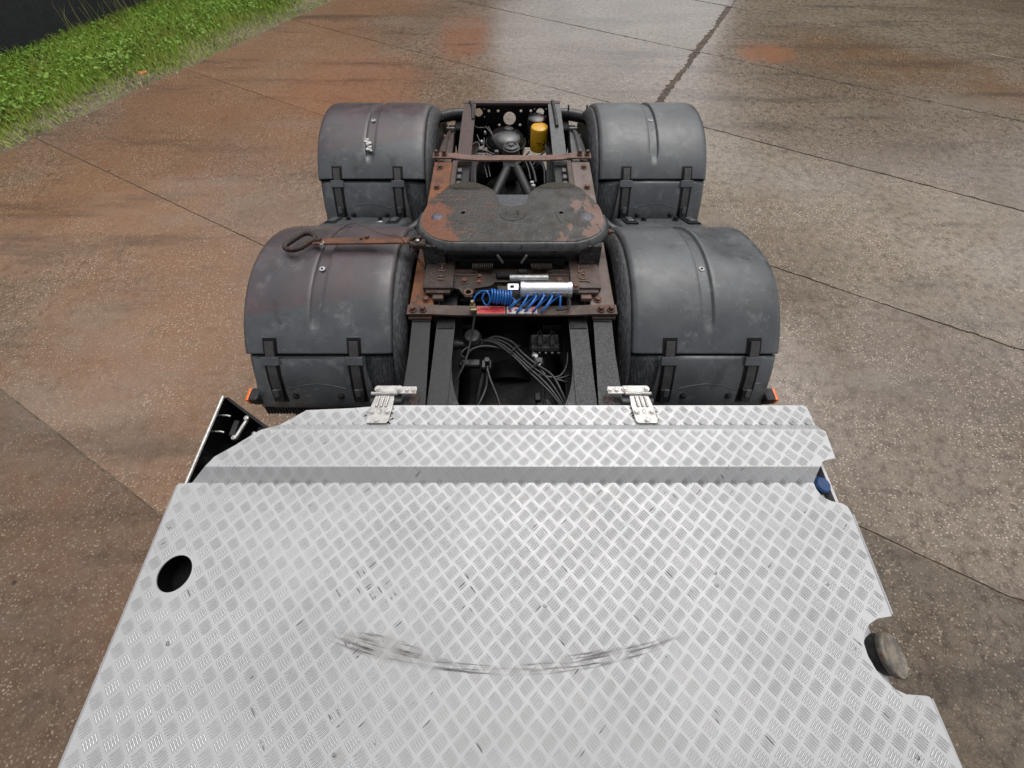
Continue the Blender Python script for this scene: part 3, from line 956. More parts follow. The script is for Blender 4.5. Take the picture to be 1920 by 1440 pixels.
X_IN, X_OUT, X_RIB = .535, 1.198, .868
def fender(s, yc, key):
    near = key.startswith('near')
    seam = 43.0
    # hood
    prof = [(.535, .612), (.545, .624), (.56, .630), (.62, .632)]
    xs = [.68, .74, .80, .825]
    rib = [.8385, .8405, .8435, .847, .855, .868, .881, .889, .8925, .8955, .8975]
    prof += [(x, .634) for x in xs] + [(x, .634) for x in rib] + [(x, .634) for x in (.915, .98, 1.06, 1.12)] + [(1.165, .632), (1.184, .628), (1.195, .618), (1.2, .60), (1.199, .56)]
    rows = []
    a_list = [-70 + 2.0 * k for k in range(57)] + [seam - .35]
    a_list = sorted(set(a for a in a_list if a < seam)) 
    dent = key == 'near_right'
    for a in a_list:
        row = []
        for x, r in prof:
            hw = .024
            d_ = abs(x - X_RIB)
            if d_ < hw + .008 and a < 34:
                end = 1 if a < 28 else max(0, 1 - ((a - 28) / 5) ** 2)
                e = min(1, max(0, (hw * (.35 + .65 * end) + .004 - d_) / .0045))
                r = r - .013 * e * min(1, end * 2)
            if dent:
                q = ((x - 1.09) / .10) ** 2 + ((a + 14) / 14) ** 2
                r -= .042 * math.exp(-q) - .010 * math.exp(-(((x - 1.06) / .05) ** 2 + ((a - 4) / 5) ** 2))
            # slight sag
            r += .003 * math.sin(a * .06 + s * 1.3) * math.sin((x - .53) * 4.7)
            row.append(fpt(s, yc, x, r, a))
        rows.append(row)
    b = MB(); b.grid(rows)
    if s < 0: bmesh.ops.reverse_faces(b.bm, faces=b.bm.faces[:])
    bmesh.ops.reverse_faces(b.bm, faces=b.bm.faces[:])
    FM = M['fender_red'] if s < 0 else M['fender']
    hood = b.build('fender', FM, truck, smooth=38, solid=.006)
    hood['label'] = {'near_left': 'near left fender with the rusty handle over it', 'near_right': 'near right fender with a dented outer corner',
                     'far_left': 'far left fender with a white smear at the end of its groove', 'far_right': 'far right fender with fine pale scratches'}[key]
    # inner flange, brushed
    rows = []
    for k in range(-35, 34):
        a = k * 2.0
        rows.append([fpt(s, yc, x, r, a) for x, r in ((.536, .610), (.52, .602), (.503, .588), (.492, .570), (.488, .548), (.492, .540))])
    b = MB(); b.grid(rows)
    b.build('inner_flange', M['fender_inner'], hood, smooth=50, solid=.005)
    b = MB(); cbox(b, s, yc, .585, 1.186, .575, .597, seam - 6, seam + 6, 4); b.build('seam_liner', M['black_deep'], hood)
    # lower panel
    b = MB()
    cols = [(.66, .620), (.86, .624), (1.13, .622), (1.17, .617), (1.19, .60), (1.194, .56)]
    rows = [[fpt(s, yc, x, r - (.0 if a < 68 else .03 * (a - 68) / 4), a) for x, r in cols] for a in (seam + .5, 46, 50, 54, 58, 62, 66, 68, 70, 72)]
    b.grid(rows)
    low = b.build('lower_panel', FM, hood, smooth=40, solid=.006)
    b = MB(); b.grid([[fpt(s, yc, x, r - (.0 if a < 68 else .03 * (a - 68) / 4), a) for x, r in ((.505, .53), (.525, .575), (.555, .600), (.60, .612), (.659, .6205))] for a in (seam + .5, 46, 50, 54, 58, 62, 66, 68, 70, 72)])
    b.build('inner_skirt', M['fender_inner'], hood, smooth=40, solid=.006)
    # raised trapezoid panel on it
    b = MB()
    cbox(b, s, yc, .665, 1.15, .610, .640, seam + 1.6, 66.5, 10, .03)
    b.build('raised_panel', FM, hood, bevel=.004, smooth=40)
    # handle hollow (embossed arc)
    b = MB()
    pts = []
    for k in range(15):
        t = k / 14
        x = .76 + .26 * t
        pts.append(fpt(s, yc, x, .638, 57.5 - 2.2 * math.sin(math.pi * t)))
    b.tube(pts, .0035, 6, 1)
    b.build('embossed_line', M['fender'], hood, smooth=60)
    # latches
    for lx in (.70, 1.072):
        b = MB()
        cbox(b, s, yc, lx - .031, lx + .031, .630, .6375, seam - 6.8, seam - .3, 3)
        cbox(b, s, yc, lx - .033, lx + .033, .628, .6420, seam + 3.0, 63.5, 6)
        rec = b.build('latch_recess', M['black_deep'], hood)
        b = MB()
        cbox(b, s, yc, lx - .0195, lx + .0195, .634, .6475, seam - 5.4, 59.5, 8)
        st = b.build('latch_strap', M['strap'], hood, bevel=.002)
        b = MB()
        cbox(b, s, yc, lx - .038, lx + .038, .634, .653, seam + .7, seam + 4.1, 2)
        b.build('latch_keeper', M['fender'], hood, bevel=.003)
        b = MB()
        cbox(b, s, yc, lx - .021, lx + .021, .642, .658, 57.2, 62.6, 3, -.004)
        b.build('latch_hook', M['rubber'], hood, bevel=.004)
        b = MB()
        cbox(b, s, yc, lx - .010, lx + .010, .656, .668, 56.8, 60.0, 2)
        b.build('latch_tongue', M['fender'], hood, bevel=.003)
    for bx in (.79, 1.0):
        p = fpt(s, yc, bx, .637, 60.8)
        bolt(hood, *p, .011, .016, 'black_steel', (R(60.8), 0, 0))
    # white rivet washer in the groove
    a_w = 6.0
    b = MB()
    b.lathe([(.013, 0), (.013, .002), (.012, .003)], (0, 0, 0), n=16)
    rv = b.build('rivet_washer', M['white_dirt'], hood)
    rv.location = fpt(s, yc, X_RIB, .6245, a_w); rv.rotation_euler = (R(a_w), 0, 0)
    b = MB(); b.lathe([(.006, .003), (.006, .0045), (.004, .006)], (0, 0, 0), n=10)
    rh = b.build('rivet_head', M['rubber'], hood); rh.location = rv.location; rh.rotation_euler = rv.rotation_euler
    # ribbed rubber edge under the panel
    b = MB()
    for k in range(40):
        x = .60 + .58 * k / 39
        cbox(b, s, yc, x, x + .008, .588, .620, 67.5, 72.5, 1)
    b.build('ribbed_edge', M['rubber'], hood)
    # rear / bridge panel
    if near:
        b = MB()
        y0, z0, y1, z1 = yc + .38, .975, yc + .65, .852
        rows = [[(s * x, y0 + (y1 - y0) * t, z0 + (z1 - z0) * t - dz) for x, dz in ((.61, .03), (.635, 0), (1.095, 0), (1.11, .004), (1.13 + .06 * (1 - t), .05))] for t in (0, .33, .66, 1)]
        b.grid(rows)
        br = b.build('bridge_panel', M['fender'], hood, smooth=30, solid=.006)
        for lx in (.70, 1.06):
            b = MB(); b.box((s * lx, yc + .575, .888), (.07, .13, .012), Matrix.Rotation(R(-24.5), 3, 'X'))
            b.build('latch_recess', M['black_deep'], hood)
            b = MB(); b.box((s * lx, yc + .59, .890), (.036, .08, .016), Matrix.Rotation(R(-24.5), 3, 'X'), bevel=.004)
            b.build('latch_hook', M['fender'], hood)
        for bx in (.79, .98):
            bolt(hood, s * bx, yc + .605, .874, .012, .020, 'black_deep', (R(-22), 0, 0))
        # orange side marker lamp on a black foot
        b = MB(); b.box((s * 1.188, .845, .80), (.045, .065, .055), bevel=.012, seg=2)
        b.build('lamp_housing', M['rubber'], hood)
        b = MB(); b.box((s * 1.214, .845, .803), (.016, .066, .044), bevel=.006, seg=2)
        b.build('marker_lens', M['orange_lens'], hood)
    return hood
F = {}
for key, s, yc in (('near_left', -1, AX1), ('near_right', 1, AX1), ('far_left', -1, AX2), ('far_right', 1, AX2)):
    F[key] = fender(s, yc, key)
# bird dropping and paint smear
def blob(name, pts, mat, parent, r0):
    b = MB()
    for (x, y, z, r) in pts:
        b.lathe([(r, 0), (r * .8, .0025), (0, .0035)], (x, y, z), n=9)
    return b.build(name, mat, parent, smooth=60)
p = [(*fpt(-1, AX2, .885 - .004 * k + .01 * (k % 2), .636, 21 + k * 1.1), .010 + .004 * (k % 3)) for k in range(7)]
blob('white_smear', p, M['white_dirt'], F['far_left'], .01)
blob('white_dropping', [(-.775, AX1 + .55, .899, .017), (-.79, AX1 + .545, .901, .010)], M['white_dirt'], F['near_left'], .01)

# --- fifth wheel mounting: two side strips, bolts, toothed bars, front and rear cross bars
for s in (-1, 1):
    mt = 'rust_orange' if s < 0 else 'rust_taupe'
    b = MB()
    b.prism([(s * .475, 1.20), (s * .475, 2.36), (s * .365, 2.36), (s * .365, 1.20)], .014, Matrix.Translation((0, 0, 1.02)))
    o = b.build('mounting_strip', M[mt], truck, bevel=.002)
    b = MB()
    b.box((s * .347, 1.9, 1.018), (.030, .92, .026), bevel=.003)
    b.build('inner_edge', M['rust_brown'], o)
    for yy in (2.30, 2.10, 1.93, 1.30, 1.24):
        bolt(o, s * (.435 if yy > 1.5 else .40), yy, 1.02, .014, .016, 'bolt_rust')
    b = MB(); b.box((s * .318, 2.08, .994), (.022, .52, .012)); tb = b.build('toothed_bar', M['black_deep'], truck)
    for k in range(7):
        b = MB(); b.box((s * .318, 1.90 + k * .066, 1.004), (.026, .036, .010), bevel=.002); b.build('tooth', M['rail_grey'], tb)
# front bar, slightly bowed down in the middle
def bent_bar(y0, y1, zc, drop, mat, name, xe=.478, t=.010):
    b = MB()
    xs = [-xe, -.36, -.31, -.2, 0, .2, .31, .36, xe]
    zs = [zc, zc, zc - drop * .6, zc - drop, zc - drop, zc - drop, zc - drop * .6, zc, zc]
    b.grid([[(x, y0, z) for x, z in zip(xs, zs)], [(x, y1, z) for x, z in zip(xs, zs)]])
    return b.build(name, mat, truck, solid=t)
fb = bent_bar(1.143, 1.198, 1.034, .008, M['rust_brown'], 'front_cross_bar')
b = MB()
for s in (-1, 1): b.box((s * .42, 1.17, 1.008), (.105, .07, .012))
b.build('packing_plate', M['rust_brown'], fb)
for s in (-1, 1):
    for xx in (.450, .405):
        bolt(fb, s * xx, 1.168, 1.034, .013, .022, 'bolt_rust')
rb = bent_bar(2.370, 2.422, 1.040, .014, M['rust_pink'], 'rear_cross_bar', .485)
for s in (-1, 1):
    for xx in (.462, .415):
        bolt(rb, s * xx, 2.40, 1.04, .012, .028, 'bolt_rust')

# --- fifth wheel
fw_out = [(-.430, 1.66), (-.410, 1.732), (-.375, 1.79), (-.348, 1.835), (-.325, 1.915), (-.275, 1.965), (-.191, 1.955), (-.122, 1.876), (-.078, 1.796), (-.05, 1.715),
          (.055, 1.715), (.083, 1.787), (.133, 1.881), (.17, 1.935), (.232, 1.968), (.308, 1.955), (.346, 1.876), (.40, 1.765), (.432, 1.69)]
fw_out += [(.26 + .180 * math.cos(R(a)), 1.60 + .148 * math.sin(R(a))) for a in range(0, -91, -10)]
fw_out += [(-.26 + .175 * math.cos(R(a)), 1.60 + .148 * math.sin(R(a))) for a in range(-90, -181, -10)]
ZT = 1.18
def offset_front(p, d):
    x, y = p
    if y < 1.66:
        cx, cy = max(-.26, min(.26, x)), 1.62
        v = Vector((x - cx, y - cy))
        v = v * (1 + d / max(.02, v.length))
        return (cx + v.x, cy + v.y)
    return p
dense = [(p.x, p.y) for p in spline([Vector((a, c, 0)) for a, c in fw_out], 4, True)]
hl = [circle(-.238, 1.655, .011, 12, .009), circle(.239, 1.655, .011, 12, .009)]
b = MB()
b.prism(dense, .02, Matrix.Translation((0, 0, ZT)), hl)
for v in b.bm.verts:      # rear ramps fall away
    if v.co.y > 1.835: v.co.z -= (v.co.y - 1.835) * .32
fw = b.build('fifth_wheel', M['plate'], truck, bevel=0)
# bevelled front rim and skirt
fr = [p for p in dense if p[1] < 1.66 and abs(p[0]) > .05 or p[1] < 1.5]
fr.sort(key=lambda p: math.atan2(p[1] - 1.9, p[0]))
rows = []
for d, z in ((0, ZT - .001), (.012, ZT - .006), (.028, ZT - .026), (.030, ZT - .045), (.016, ZT - .07), (.008, ZT - .11), (.0, ZT - .14)):
    rows.append([(*offset_front(p, d), z) for p in fr])
b = MB(); b.grid(rows[:4]); bmesh.ops.reverse_faces(b.bm, faces=b.bm.faces[:])
b.build('bevelled_rim', M['plate_edge'], fw, smooth=35, solid=.01)
b = MB(); b.grid(rows[3:]); bmesh.ops.reverse_faces(b.bm, faces=b.bm.faces[:])
b.build('greasy_skirt', M['grease'], fw, smooth=35, solid=.015)
for s in (-1, 1):
    b = MB()
    pl = [(s * .13, 1.880), (s * .16, 1.915), (s * .19, 1.94), (s * .235, 1.955), (s * .29, 1.945), (s * .318, 1.91), (s * .325, 1.885), (s * .30, 1.868), (s * .26, 1.874), (s * .225, 1.855), (s * .19, 1.868), (s * .16, 1.862)]
    b.prism(pl, .004, Matrix.Translation((0, 0, ZT)))
    for v in b.bm.verts: v.co.z -= max(0, (v.co.y - 1.835)) * .32 - .0012
    b.build('moss', M['moss'], fw)
# centre ring, pocket lines, bosses
b = MB(); b.tube([(.003 + .062 * math.cos(R(a)), 1.640 + .044 * math.sin(R(a)), ZT - .0004) for a in range(165, 380, 7)], .0020, 5, 1)
b.build('lock_ring', M['grease'], fw)
b = MB(); b.tube([(.212, 1.655, ZT - .0005), (.215, 1.63, ZT - .0005), (.225, 1.60, ZT - .0005), (.238, 1.575, ZT - .0005)], .0018, 5)
b.build('wear_groove', M['grease'], fw)
b = MB(); b.tube([(-.27, 1.60, ZT - .0005), (-.25, 1.588, ZT - .0005), (-.235, 1.57, ZT - .0005)], .0016, 5)
b.build('wear_groove', M['grease'], fw)
for sx, r_ in ((-.362, .022), (.362, .026)):
    b = MB(); b.lathe([(r_ * 1.4, 0), (r_, .005), (r_ * .7, .007), (0, .0075)], (sx, 1.625, ZT - .001), n=14)
    b.build('pivot_boss', M['boss'], fw, smooth=50)
for x, w in ((-.026, .004), (.028, .006)):
    b = MB(); b.box((x, 1.655, ZT + .0005), (w, .03, .003)); b.build('slot', M['black_deep'], fw)
# throat block and lower lips
b = MB(); b.prism([(-.062, 1.735), (.066, 1.735), (.10, 1.865), (-.095, 1.865)], .05, Matrix.Translation((0, 0, 1.135))); b.box((.0, 1.80, 1.09), (.09, .12, .05))
b.build('lock_jaw', M['jaw_grey'], fw, bevel=.003)
b = MB(); b.box((.002, 1.722, 1.14), (.125, .014, .03)); b.build('throat_gap', M['black_deep'], fw)
b = MB(); b.box((0, 1.88, 1.07), (.42, .05, .05), bevel=.006); b.build('throat_web', M['black_deep'], fw)
# ribs under the plate
b = MB()
for x in (-.36, -.2, -.08, .08, .2, .36): b.box((x, 1.57, 1.115), (.014, .26, .085))
b.box((0, 1.60, 1.10), (.62, .02, .1))
b.build('under_rib', M['grease'], fw)
# springs and jaw linkage visible below the front edge
for s in (-1, 1):
    b = MB(); b.tube([(s * (.09 + .10 * t / 80), 1.40 + .014 * math.cos(t * .85), 1.075 + .014 * math.sin(t * .85)) for t in range(81)], .0032, 5, 1)
    b.build('spring', M['rust_dark'], fw)
    b = MB(); b.box((s * .055, 1.40, 1.12), (.008, .01, .05), Matrix.Rotation(R(s * 28), 3, 'Y')); b.build('link_pin', M['rail_grey'], fw)
b = MB(); b.box((0, 1.43, 1.07), (.50, .03, .06)); b.box((-.03, 1.36, 1.05), (.09, .03, .03), bevel=.006); b.box((.05, 1.37, 1.06), (.05, .03, .04), bevel=.006)
b.build('jaw_carrier', M['black_deep'], fw)

# pedestals: cast bearing brackets with raised letters
def text_mesh(name, txt, size, depth, loc, rot, mat, parent):
    cu = bpy.data.curves.new(name, 'FONT')
    cu.body = txt; cu.size = size; cu.extrude = depth; cu.align_x = 'CENTER'; cu.align_y = 'CENTER'
    tmp = bpy.data.objects.new(name + '_tmp', cu); col.objects.link(tmp)
    dg = bpy.context.evaluated_depsgraph_get()
    me = bpy.data.meshes.new_from_object(tmp.evaluated_get(dg))
    bpy.data.objects.remove(tmp)
    me.materials.clear(); me.materials.append(mat)
    o = bpy.data.objects.new(name, me); col.objects.link(o); o.parent = parent
    o.location = loc; o.rotation_euler = rot
    return o
for s in (-1, 1):
    b = MB()
    b.prism([(s * .415, 1.275), (s * .275, 1.275), (s * .275, 1.50), (s * .39, 1.56), (s * .415, 1.50)], .028, Matrix.Translation((0, 0, 1.063)))
    b.prism([(s * .42, 1.34), (s * .40, 1.255), (s * .29, 1.255), (s * .27, 1.34)], .018, Matrix.Translation((0, 0, 1.052)))
    ped = b.build('bearing_bracket', M['rust_dark'] if s < 0 else M['rust_brown'], truck, bevel=.004)
    b = MB(); b.prism([(1.42, 1.04), (1.56, 1.04), (1.54, 1.15), (1.45, 1.15)], .10, Matrix.Translation((s * .37 - .05, 0, 0)) @ Matrix(((0, 0, 1, 0), (1, 0, 0, 0), (0, 1, 0, 0), (0, 0, 0, 1))) @ Matrix.Translation((0, 0, .10)))
    b.build('pivot_block', M['grease'], ped)
    b = MB(); b.box((s * .345, 1.243, 1.03), (.05, .028, .022), bevel=.003); b.build('stop_block', M['rust_pink'] if s > 0 else M['rust_brown'], ped)
    if s > 0:
        text_mesh('cast_letters', 'JOST', .052, .003, (.335, 1.365, 1.065), (0, 0, R(90)), M['rust_pink'], ped)
    else:
        for k, (yy, w, l) in enumerate(((1.43, .03, .01), (1.405, .006, .03), (1.38, .03, .005), (1.345, .022, .005), (1.325, .026, .005))):
            b = MB(); b.box((-.335, yy, 1.066), (w, l, .006)); b.build('cast_mark', M['rust_pink'], ped)
# base plate between the pedestals
b = MB()
b.prism([(-.30, 1.42), (-.30, 1.30), (-.25, 1.285), (-.215, 1.235), (-.185, 1.235), (-.175, 1.29), (-.10, 1.305), (-.08, 1.33), (.08, 1.33), (.24, 1.30), (.30, 1.28), (.30, 1.42)], .014, Matrix.Translation((0, 0, 1.045)), [circle(-.203, 1.262, .012, 12)])
bp = b.build('base_plate', M['rust_dark'], truck, bevel=.002)
b = MB(); b.tube([(-.203 + .018 * math.cos(R(a)), 1.262 + .018 * math.sin(R(a)), 1.047) for a in range(0, 360, 30)], .005, 6, 1, True); b.build('lug_ring', M['rust_pink'], bp)
for s in (-1, 1):
    b = MB()
    cx = s * .222
    pts = [(cx - .045, 1.372), (cx + .045, 1.372), (cx + .052, 1.385), (cx + .045, 1.398), (cx - .045, 1.398), (cx - .052, 1.385)]
    b.tube([(x, y, 1.047) for x, y in pts], .0045, 6, 3, True); b.build('slot_rim', M['rust_brown'], bp)
    bolt(bp, s * .225, 1.335, 1.045, .014, .014, 'bolt_rust'); bolt(bp, s * .155, 1.36, 1.045, .012, .014, 'bolt_rust'); bolt(bp, s * .155, 1.325, 1.045, .011, .012, 'bolt_rust')
b = MB(); b.prism([(-.07, 1.31), (.0, 1.31), (.10, 1.20), (.06, 1.175), (.02, 1.19), (-.06, 1.26)], .012, Matrix.Translation((0, 0, 1.04)), [circle(.045, 1.198, .008, 10)])
b.build('cylinder_bracket', M['rust_dark'], truck, bevel=.002)
b = MB(); b.lathe([(.02, -.09), (.02, .09)], (.08, 1.335, 1.06), axis='X', n=14); b.build('slide_pin', M['dull_alu'], truck, smooth=40)

# --- aluminium air cylinder
b = MB()
b.lathe([(.033, -.118), (.0375, -.114), (.0375, -.098), (.035, -.096), (.035, .096), (.0375, .098), (.0375, .114), (.033, .118)], (.155, 1.250, 1.078), axis='X', n=28)
cyl = b.build('air_cylinder', M['cyl_alu'], truck, smooth=30)
b = MB(); b.prism([(-.032, -.018), (.018, -.018), (.018, .018), (-.032, .018)], .018, Matrix.Translation((.012, 1.262, 1.085)), [circle(-.012, 0, .010, 14)])
b.build('rod_eye', M['cyl_alu'], cyl, bevel=.002)
b = MB(); b.lathe([(.010, 0), (.010, .02)], (.028, 1.262, 1.075), axis='X', n=12); b.build('piston_rod', M['black_steel'], cyl)
b = MB(); b.box((.288, 1.262, 1.072), (.035, .034, .026), bevel=.003); b.build('end_eye', M['dull_alu'], cyl)
bolt(cyl, .29, 1.262, 1.085, .012, .012, 'bolt_rust')
b = MB(); b.lathe([(.008, 0), (.009, .012), (.006, .02)], (.255, 1.222, 1.06), axis='Y', n=10); b.build('air_fitting', M['bright_steel'], cyl)
b = MB(); b.tube([(.255, 1.222, 1.062), (.262, 1.195, 1.055), (.258, 1.17, 1.05), (.235, 1.155, 1.052), (.20, 1.15, 1.055)], .006, 8); b.build('air_hose', M['hose'], truck)

# --- blue coiled hose
pts = [(-.175, 1.176, 1.055), (-.168, 1.20, 1.08), (-.14, 1.222, 1.095), (-.11, 1.215, 1.10), (-.098, 1.19, 1.075), (-.115, 1.178, 1.05), (-.135, 1.20, 1.075), (-.115, 1.225, 1.095)]
for k in range(0, 8 * 12):
    t = k / 12
    a = 2 * math.pi * t
    pts.append((-.098 + .0120 * t + .007 * math.sin(a), 1.216 + .027 * math.cos(a) + .003 * math.sin(t * 2), 1.072 + .032 * math.sin(a) - .002 * t))
xs0 = pts[-1][0]
for k in range(4, int(5.3 * 12)):
    t = k / 12
    a = 2 * math.pi * t
    pts.append((xs0 + .004 + .036 * t + .034 * math.sin(a + .9), 1.180 + .042 * math.cos(a) - .002 * t + .006 * math.sin(t * 2.2), 1.068 + .030 * math.sin(a) + .006 * math.sin(t * 3)))
pts.append((.215, 1.155, 1.055))
b = MB(); b.tube(pts, .0042, 6, 2); b.build('coiled_air_hose', M['blue_hose'], truck, smooth=60)
b = MB(); b.box((-.178, 1.172, 1.05), (.024, .03, .022), bevel=.004); b.lathe([(.009, 0), (.009, .018), (.006, .022)], (-.178, 1.178, 1.06), n=8); b.box((-.172, 1.15, 1.05), (.03, .012, .016), bevel=.002)
b.build('hose_union', M['brass'], truck)
# --- label plates on the front bar
b = MB(); b.box((-.096, 1.1705, 1.0295), (.128, .042, .002)); lp = b.build('warning_plate', M['label_pink'], truck); lp['label'] = 'red warning plate with fine lines of print'
b = MB(); b.box((-.096, 1.1705, 1.0310), (.120, .035, .0012)); b.build('red_field', M['red_label'], lp)
for yy, x0, x1 in ((1.180, -.146, -.047), (1.171, -.146, -.060), (1.162, -.10, -.047)):
    x = x0
    while x < x1:
        w = rnd.uniform(.004, .011); b = MB(); b.box((x + w / 2, yy, 1.0320), (w, .0042, .0008)); b.build('print_line', M['label_dark'], lp); x += w + .0025
for xx in (-.154, -.038): bolt(lp, xx, 1.1705, 1.031, .003, .003, 'black_steel')
b = MB(); b.box((.046, 1.1705, 1.0285), (.138, .042, .002)); lw = b.build('warning_plate', M['label_white'], truck); lw['label'] = 'white warning plate with red pictograms half hidden by the blue hose'
for pts_ in ([(-.018, 1.158), (.0, 1.158), (-.008, 1.178)], [(.082, 1.158), (.108, 1.158), (.095, 1.184)]):
    b = MB(); b.prism(pts_, .001, Matrix.Translation((0, 0, 1.0306))); b.build('warning_triangle', M['red_label'], lw)
for pts_ in ([(.01, 1.164), (.03, 1.160), (.05, 1.170), (.03, 1.178), (.012, 1.176)], [(.055, 1.162), (.075, 1.162), (.07, 1.172)]):
    b = MB(); b.prism(pts_, .001, Matrix.Translation((0, 0, 1.0306))); b.build('pictogram', M['label_dark'], lw)
b = MB(); b.box((.046, 1.188, 1.0302), (.13, .005, .001)); b.build('red_stripe', M['red_label'], lw)

# --- release handle
b = MB()
b.box((-.665, 1.468, 1.166), (.40, .038, .010), Matrix.Rotation(R(1.0), 3, 'Z'), bevel=.002)
b.box((-.79, 1.474, 1.158), (.28, .036, .009), Matrix.Rotation(R(1.0), 3, 'Z'), bevel=.002)
M['rust_mid'] = worn('rust_mid', (.16, .058, .022), (.10, .042, .02), 14, .62, 0, (.06, .03, .018), 25, .60, bump=.4)
hd = b.build('release_handle', M['rust_mid'], truck)
hd['label'] = 'rusty flat bar handle reaching over the near left fender'
lo = [(-.93, 1.505), (-.955, 1.525), (-.985, 1.522), (-1.015, 1.49), (-1.045, 1.445), (-1.04, 1.42), (-1.01, 1.412), (-.975, 1.425), (-.945, 1.46), (-.925, 1.485)]
b = MB(); b.tube([(x, y, 1.163) for x, y in lo], .0115, 8, 4, True); b.tube([(-.94, 1.475, 1.163), (-.915, 1.478, 1.163), (-.89, 1.478, 1.163)], .010, 8, 3)
b.build('handle_loop', M['rust_dark'], hd, smooth=60)
b = MB(); b.box((-.44, 1.462, 1.155), (.075, .045, .03), bevel=.006); b.tube([(-.475, 1.465, 1.17), (-.45, 1.48, 1.178), (-.42, 1.478, 1.176)], .008, 8)
b.build('handle_bracket', M['rust_dark'], hd)
bolt(hd, -.675, 1.487, 1.168, .010, .014, 'bolt_rust'); bolt(hd, -.70, 1.478, 1.168, .008, .012, 'bolt_rust')
b = MB(); b.lathe([(.008, 0), (.009, .006), (0, .011)], (-.437, 1.462, 1.172), n=12); b.build('pin_head', M['bright_steel'], hd)
b = MB(); b.tube([(-.885 + .012 * math.cos(R(a)), 1.458 + .012 * math.sin(R(a)), 1.165) for a in range(-100, 80, 20)], .003, 6, 1); b.build('split_ring', M['bright_steel'], hd)
b = MB()
b.tube([(-.845, 1.49, 1.165), (-.80, 1.53, 1.185), (-.75, 1.548, 1.20), (-.69, 1.535, 1.195), (-.62, 1.505, 1.18), (-.56, 1.49, 1.178), (-.52, 1.487, 1.178), (-.505, 1.465, 1.178), (-.492, 1.448, 1.17), (-.503, 1.44, 1.165), (-.505, 1.452, 1.168)], .0022, 5, 6)
b.tube([(-.485, 1.47, 1.17), (-.478, 1.455, 1.175), (-.468, 1.448, 1.165), (-.462, 1.43, 1.15)], .0022, 5, 5)
b.build('safety_wire', M['bolt_rust'], hd)
b = MB()
for k in range(9):
    c = Vector((-.462 + .010 * k, 1.425 - .002 * k, 1.14 - .022 * k))
    ring = [(c.x + (.0065 * math.cos(R(a)) if k % 2 else 0), c.y + (.0065 * math.cos(R(a)) if not k % 2 else 0), c.z + .014 * math.sin(R(a))) for a in range(0, 360, 45)]
    b.tube(ring, .002, 5, 1, True)
b.build('hanging_chain', M['chain'], hd)

# bolts sticking out on the right of the fifth wheel
b = MB(); b.lathe([(.008, 0), (.008, .03), (.013, .031), (.013, .045), (.008, .046), (.008, .06)], (.44, 1.59, 1.12), axis='X', n=8); b.build('grease_nipple', M['bolt_rust'], truck)

# --- machinery and added black shapes between the rails, behind the deck
b = MB(); b.box((0, .65, .31), (.68, 1.7, .02)); b.build('added_dark_sheet', M['black_deep'], truck)  # black sheet added so no lit ground shows through the pit
b = MB(); b.box((-.01, 2.45, .50), (.46, .62, .16), bevel=.04, seg=2); b.box((0, 2.20, .60), (.5, .10, .1), bevel=.02); b.build('added_bay_block', M['black_deep'], truck, smooth=40)  # black mass added to darken the bay where bright ground showed
b = MB(); b.lathe([(.06, -.30), (.13, -.27), (.15, -.22), (.15, .20), (.13, .25), (.06, .28)], (0, 3.0, .50), axis='X', n=24); b.box((0, 2.93, .64), (.4, .12, .10), bevel=.02); b.build('added_tail_block', M['black_deep'], truck, smooth=40)  # black cylinder added to block the lit ground behind the bay
b = MB()
b.box((0, .55, .50), (.53, 1.4, .34), bevel=.06, seg=3)
b.lathe([(.17, 0), (.16, .1), (.10, .16), (.08, .4)], (-.02, 1.0, .55), axis='Y', n=22)
b.build('gearbox', M['black_deep'], truck, smooth=40)
b = MB(); b.lathe([(.055, -.6), (.055, .55)], (-.01, 1.55, .56), axis='Y', n=18); b.build('propeller_shaft', M['black_steel'], truck, smooth=40)
b = MB(); b.box((0, 1.30, .88), (.52, .05, .2), bevel=.01); b.build('crossmember', M['black_deep'], truck)
b = MB(); b.lathe([(.11, 0), (.115, .02), (.09, .035), (.05, .04), (.04, .06)], (-.06, .74, .70), n=24); b.build('dirty_cover', M['rust_dark'], truck, smooth=40)
# valve on the left
b = MB(); b.lathe([(.022, -.11), (.026, -.08), (.018, -.06), (.018, .05), (.03, .06), (.03, .10)], (-.19, 1.10, .86), axis='X', n=14)
b.lathe([(.038, 0), (.046, .02), (.036, .045), (0, .055)], (-.19, 1.115, .87), n=18)
b.build('relay_valve', M['pit_grey'], truck, smooth=40)
b = MB(); b.box((-.20, 1.0, .84), (.10, .04, .03), bevel=.006); b.box((-.12, .985, .84), (.05, .05, .05), bevel=.006); b.lathe([(.012, 0), (.012, .05)], (-.115, .98, .86), n=10)
b.build('valve_block', M['black_steel'], truck)
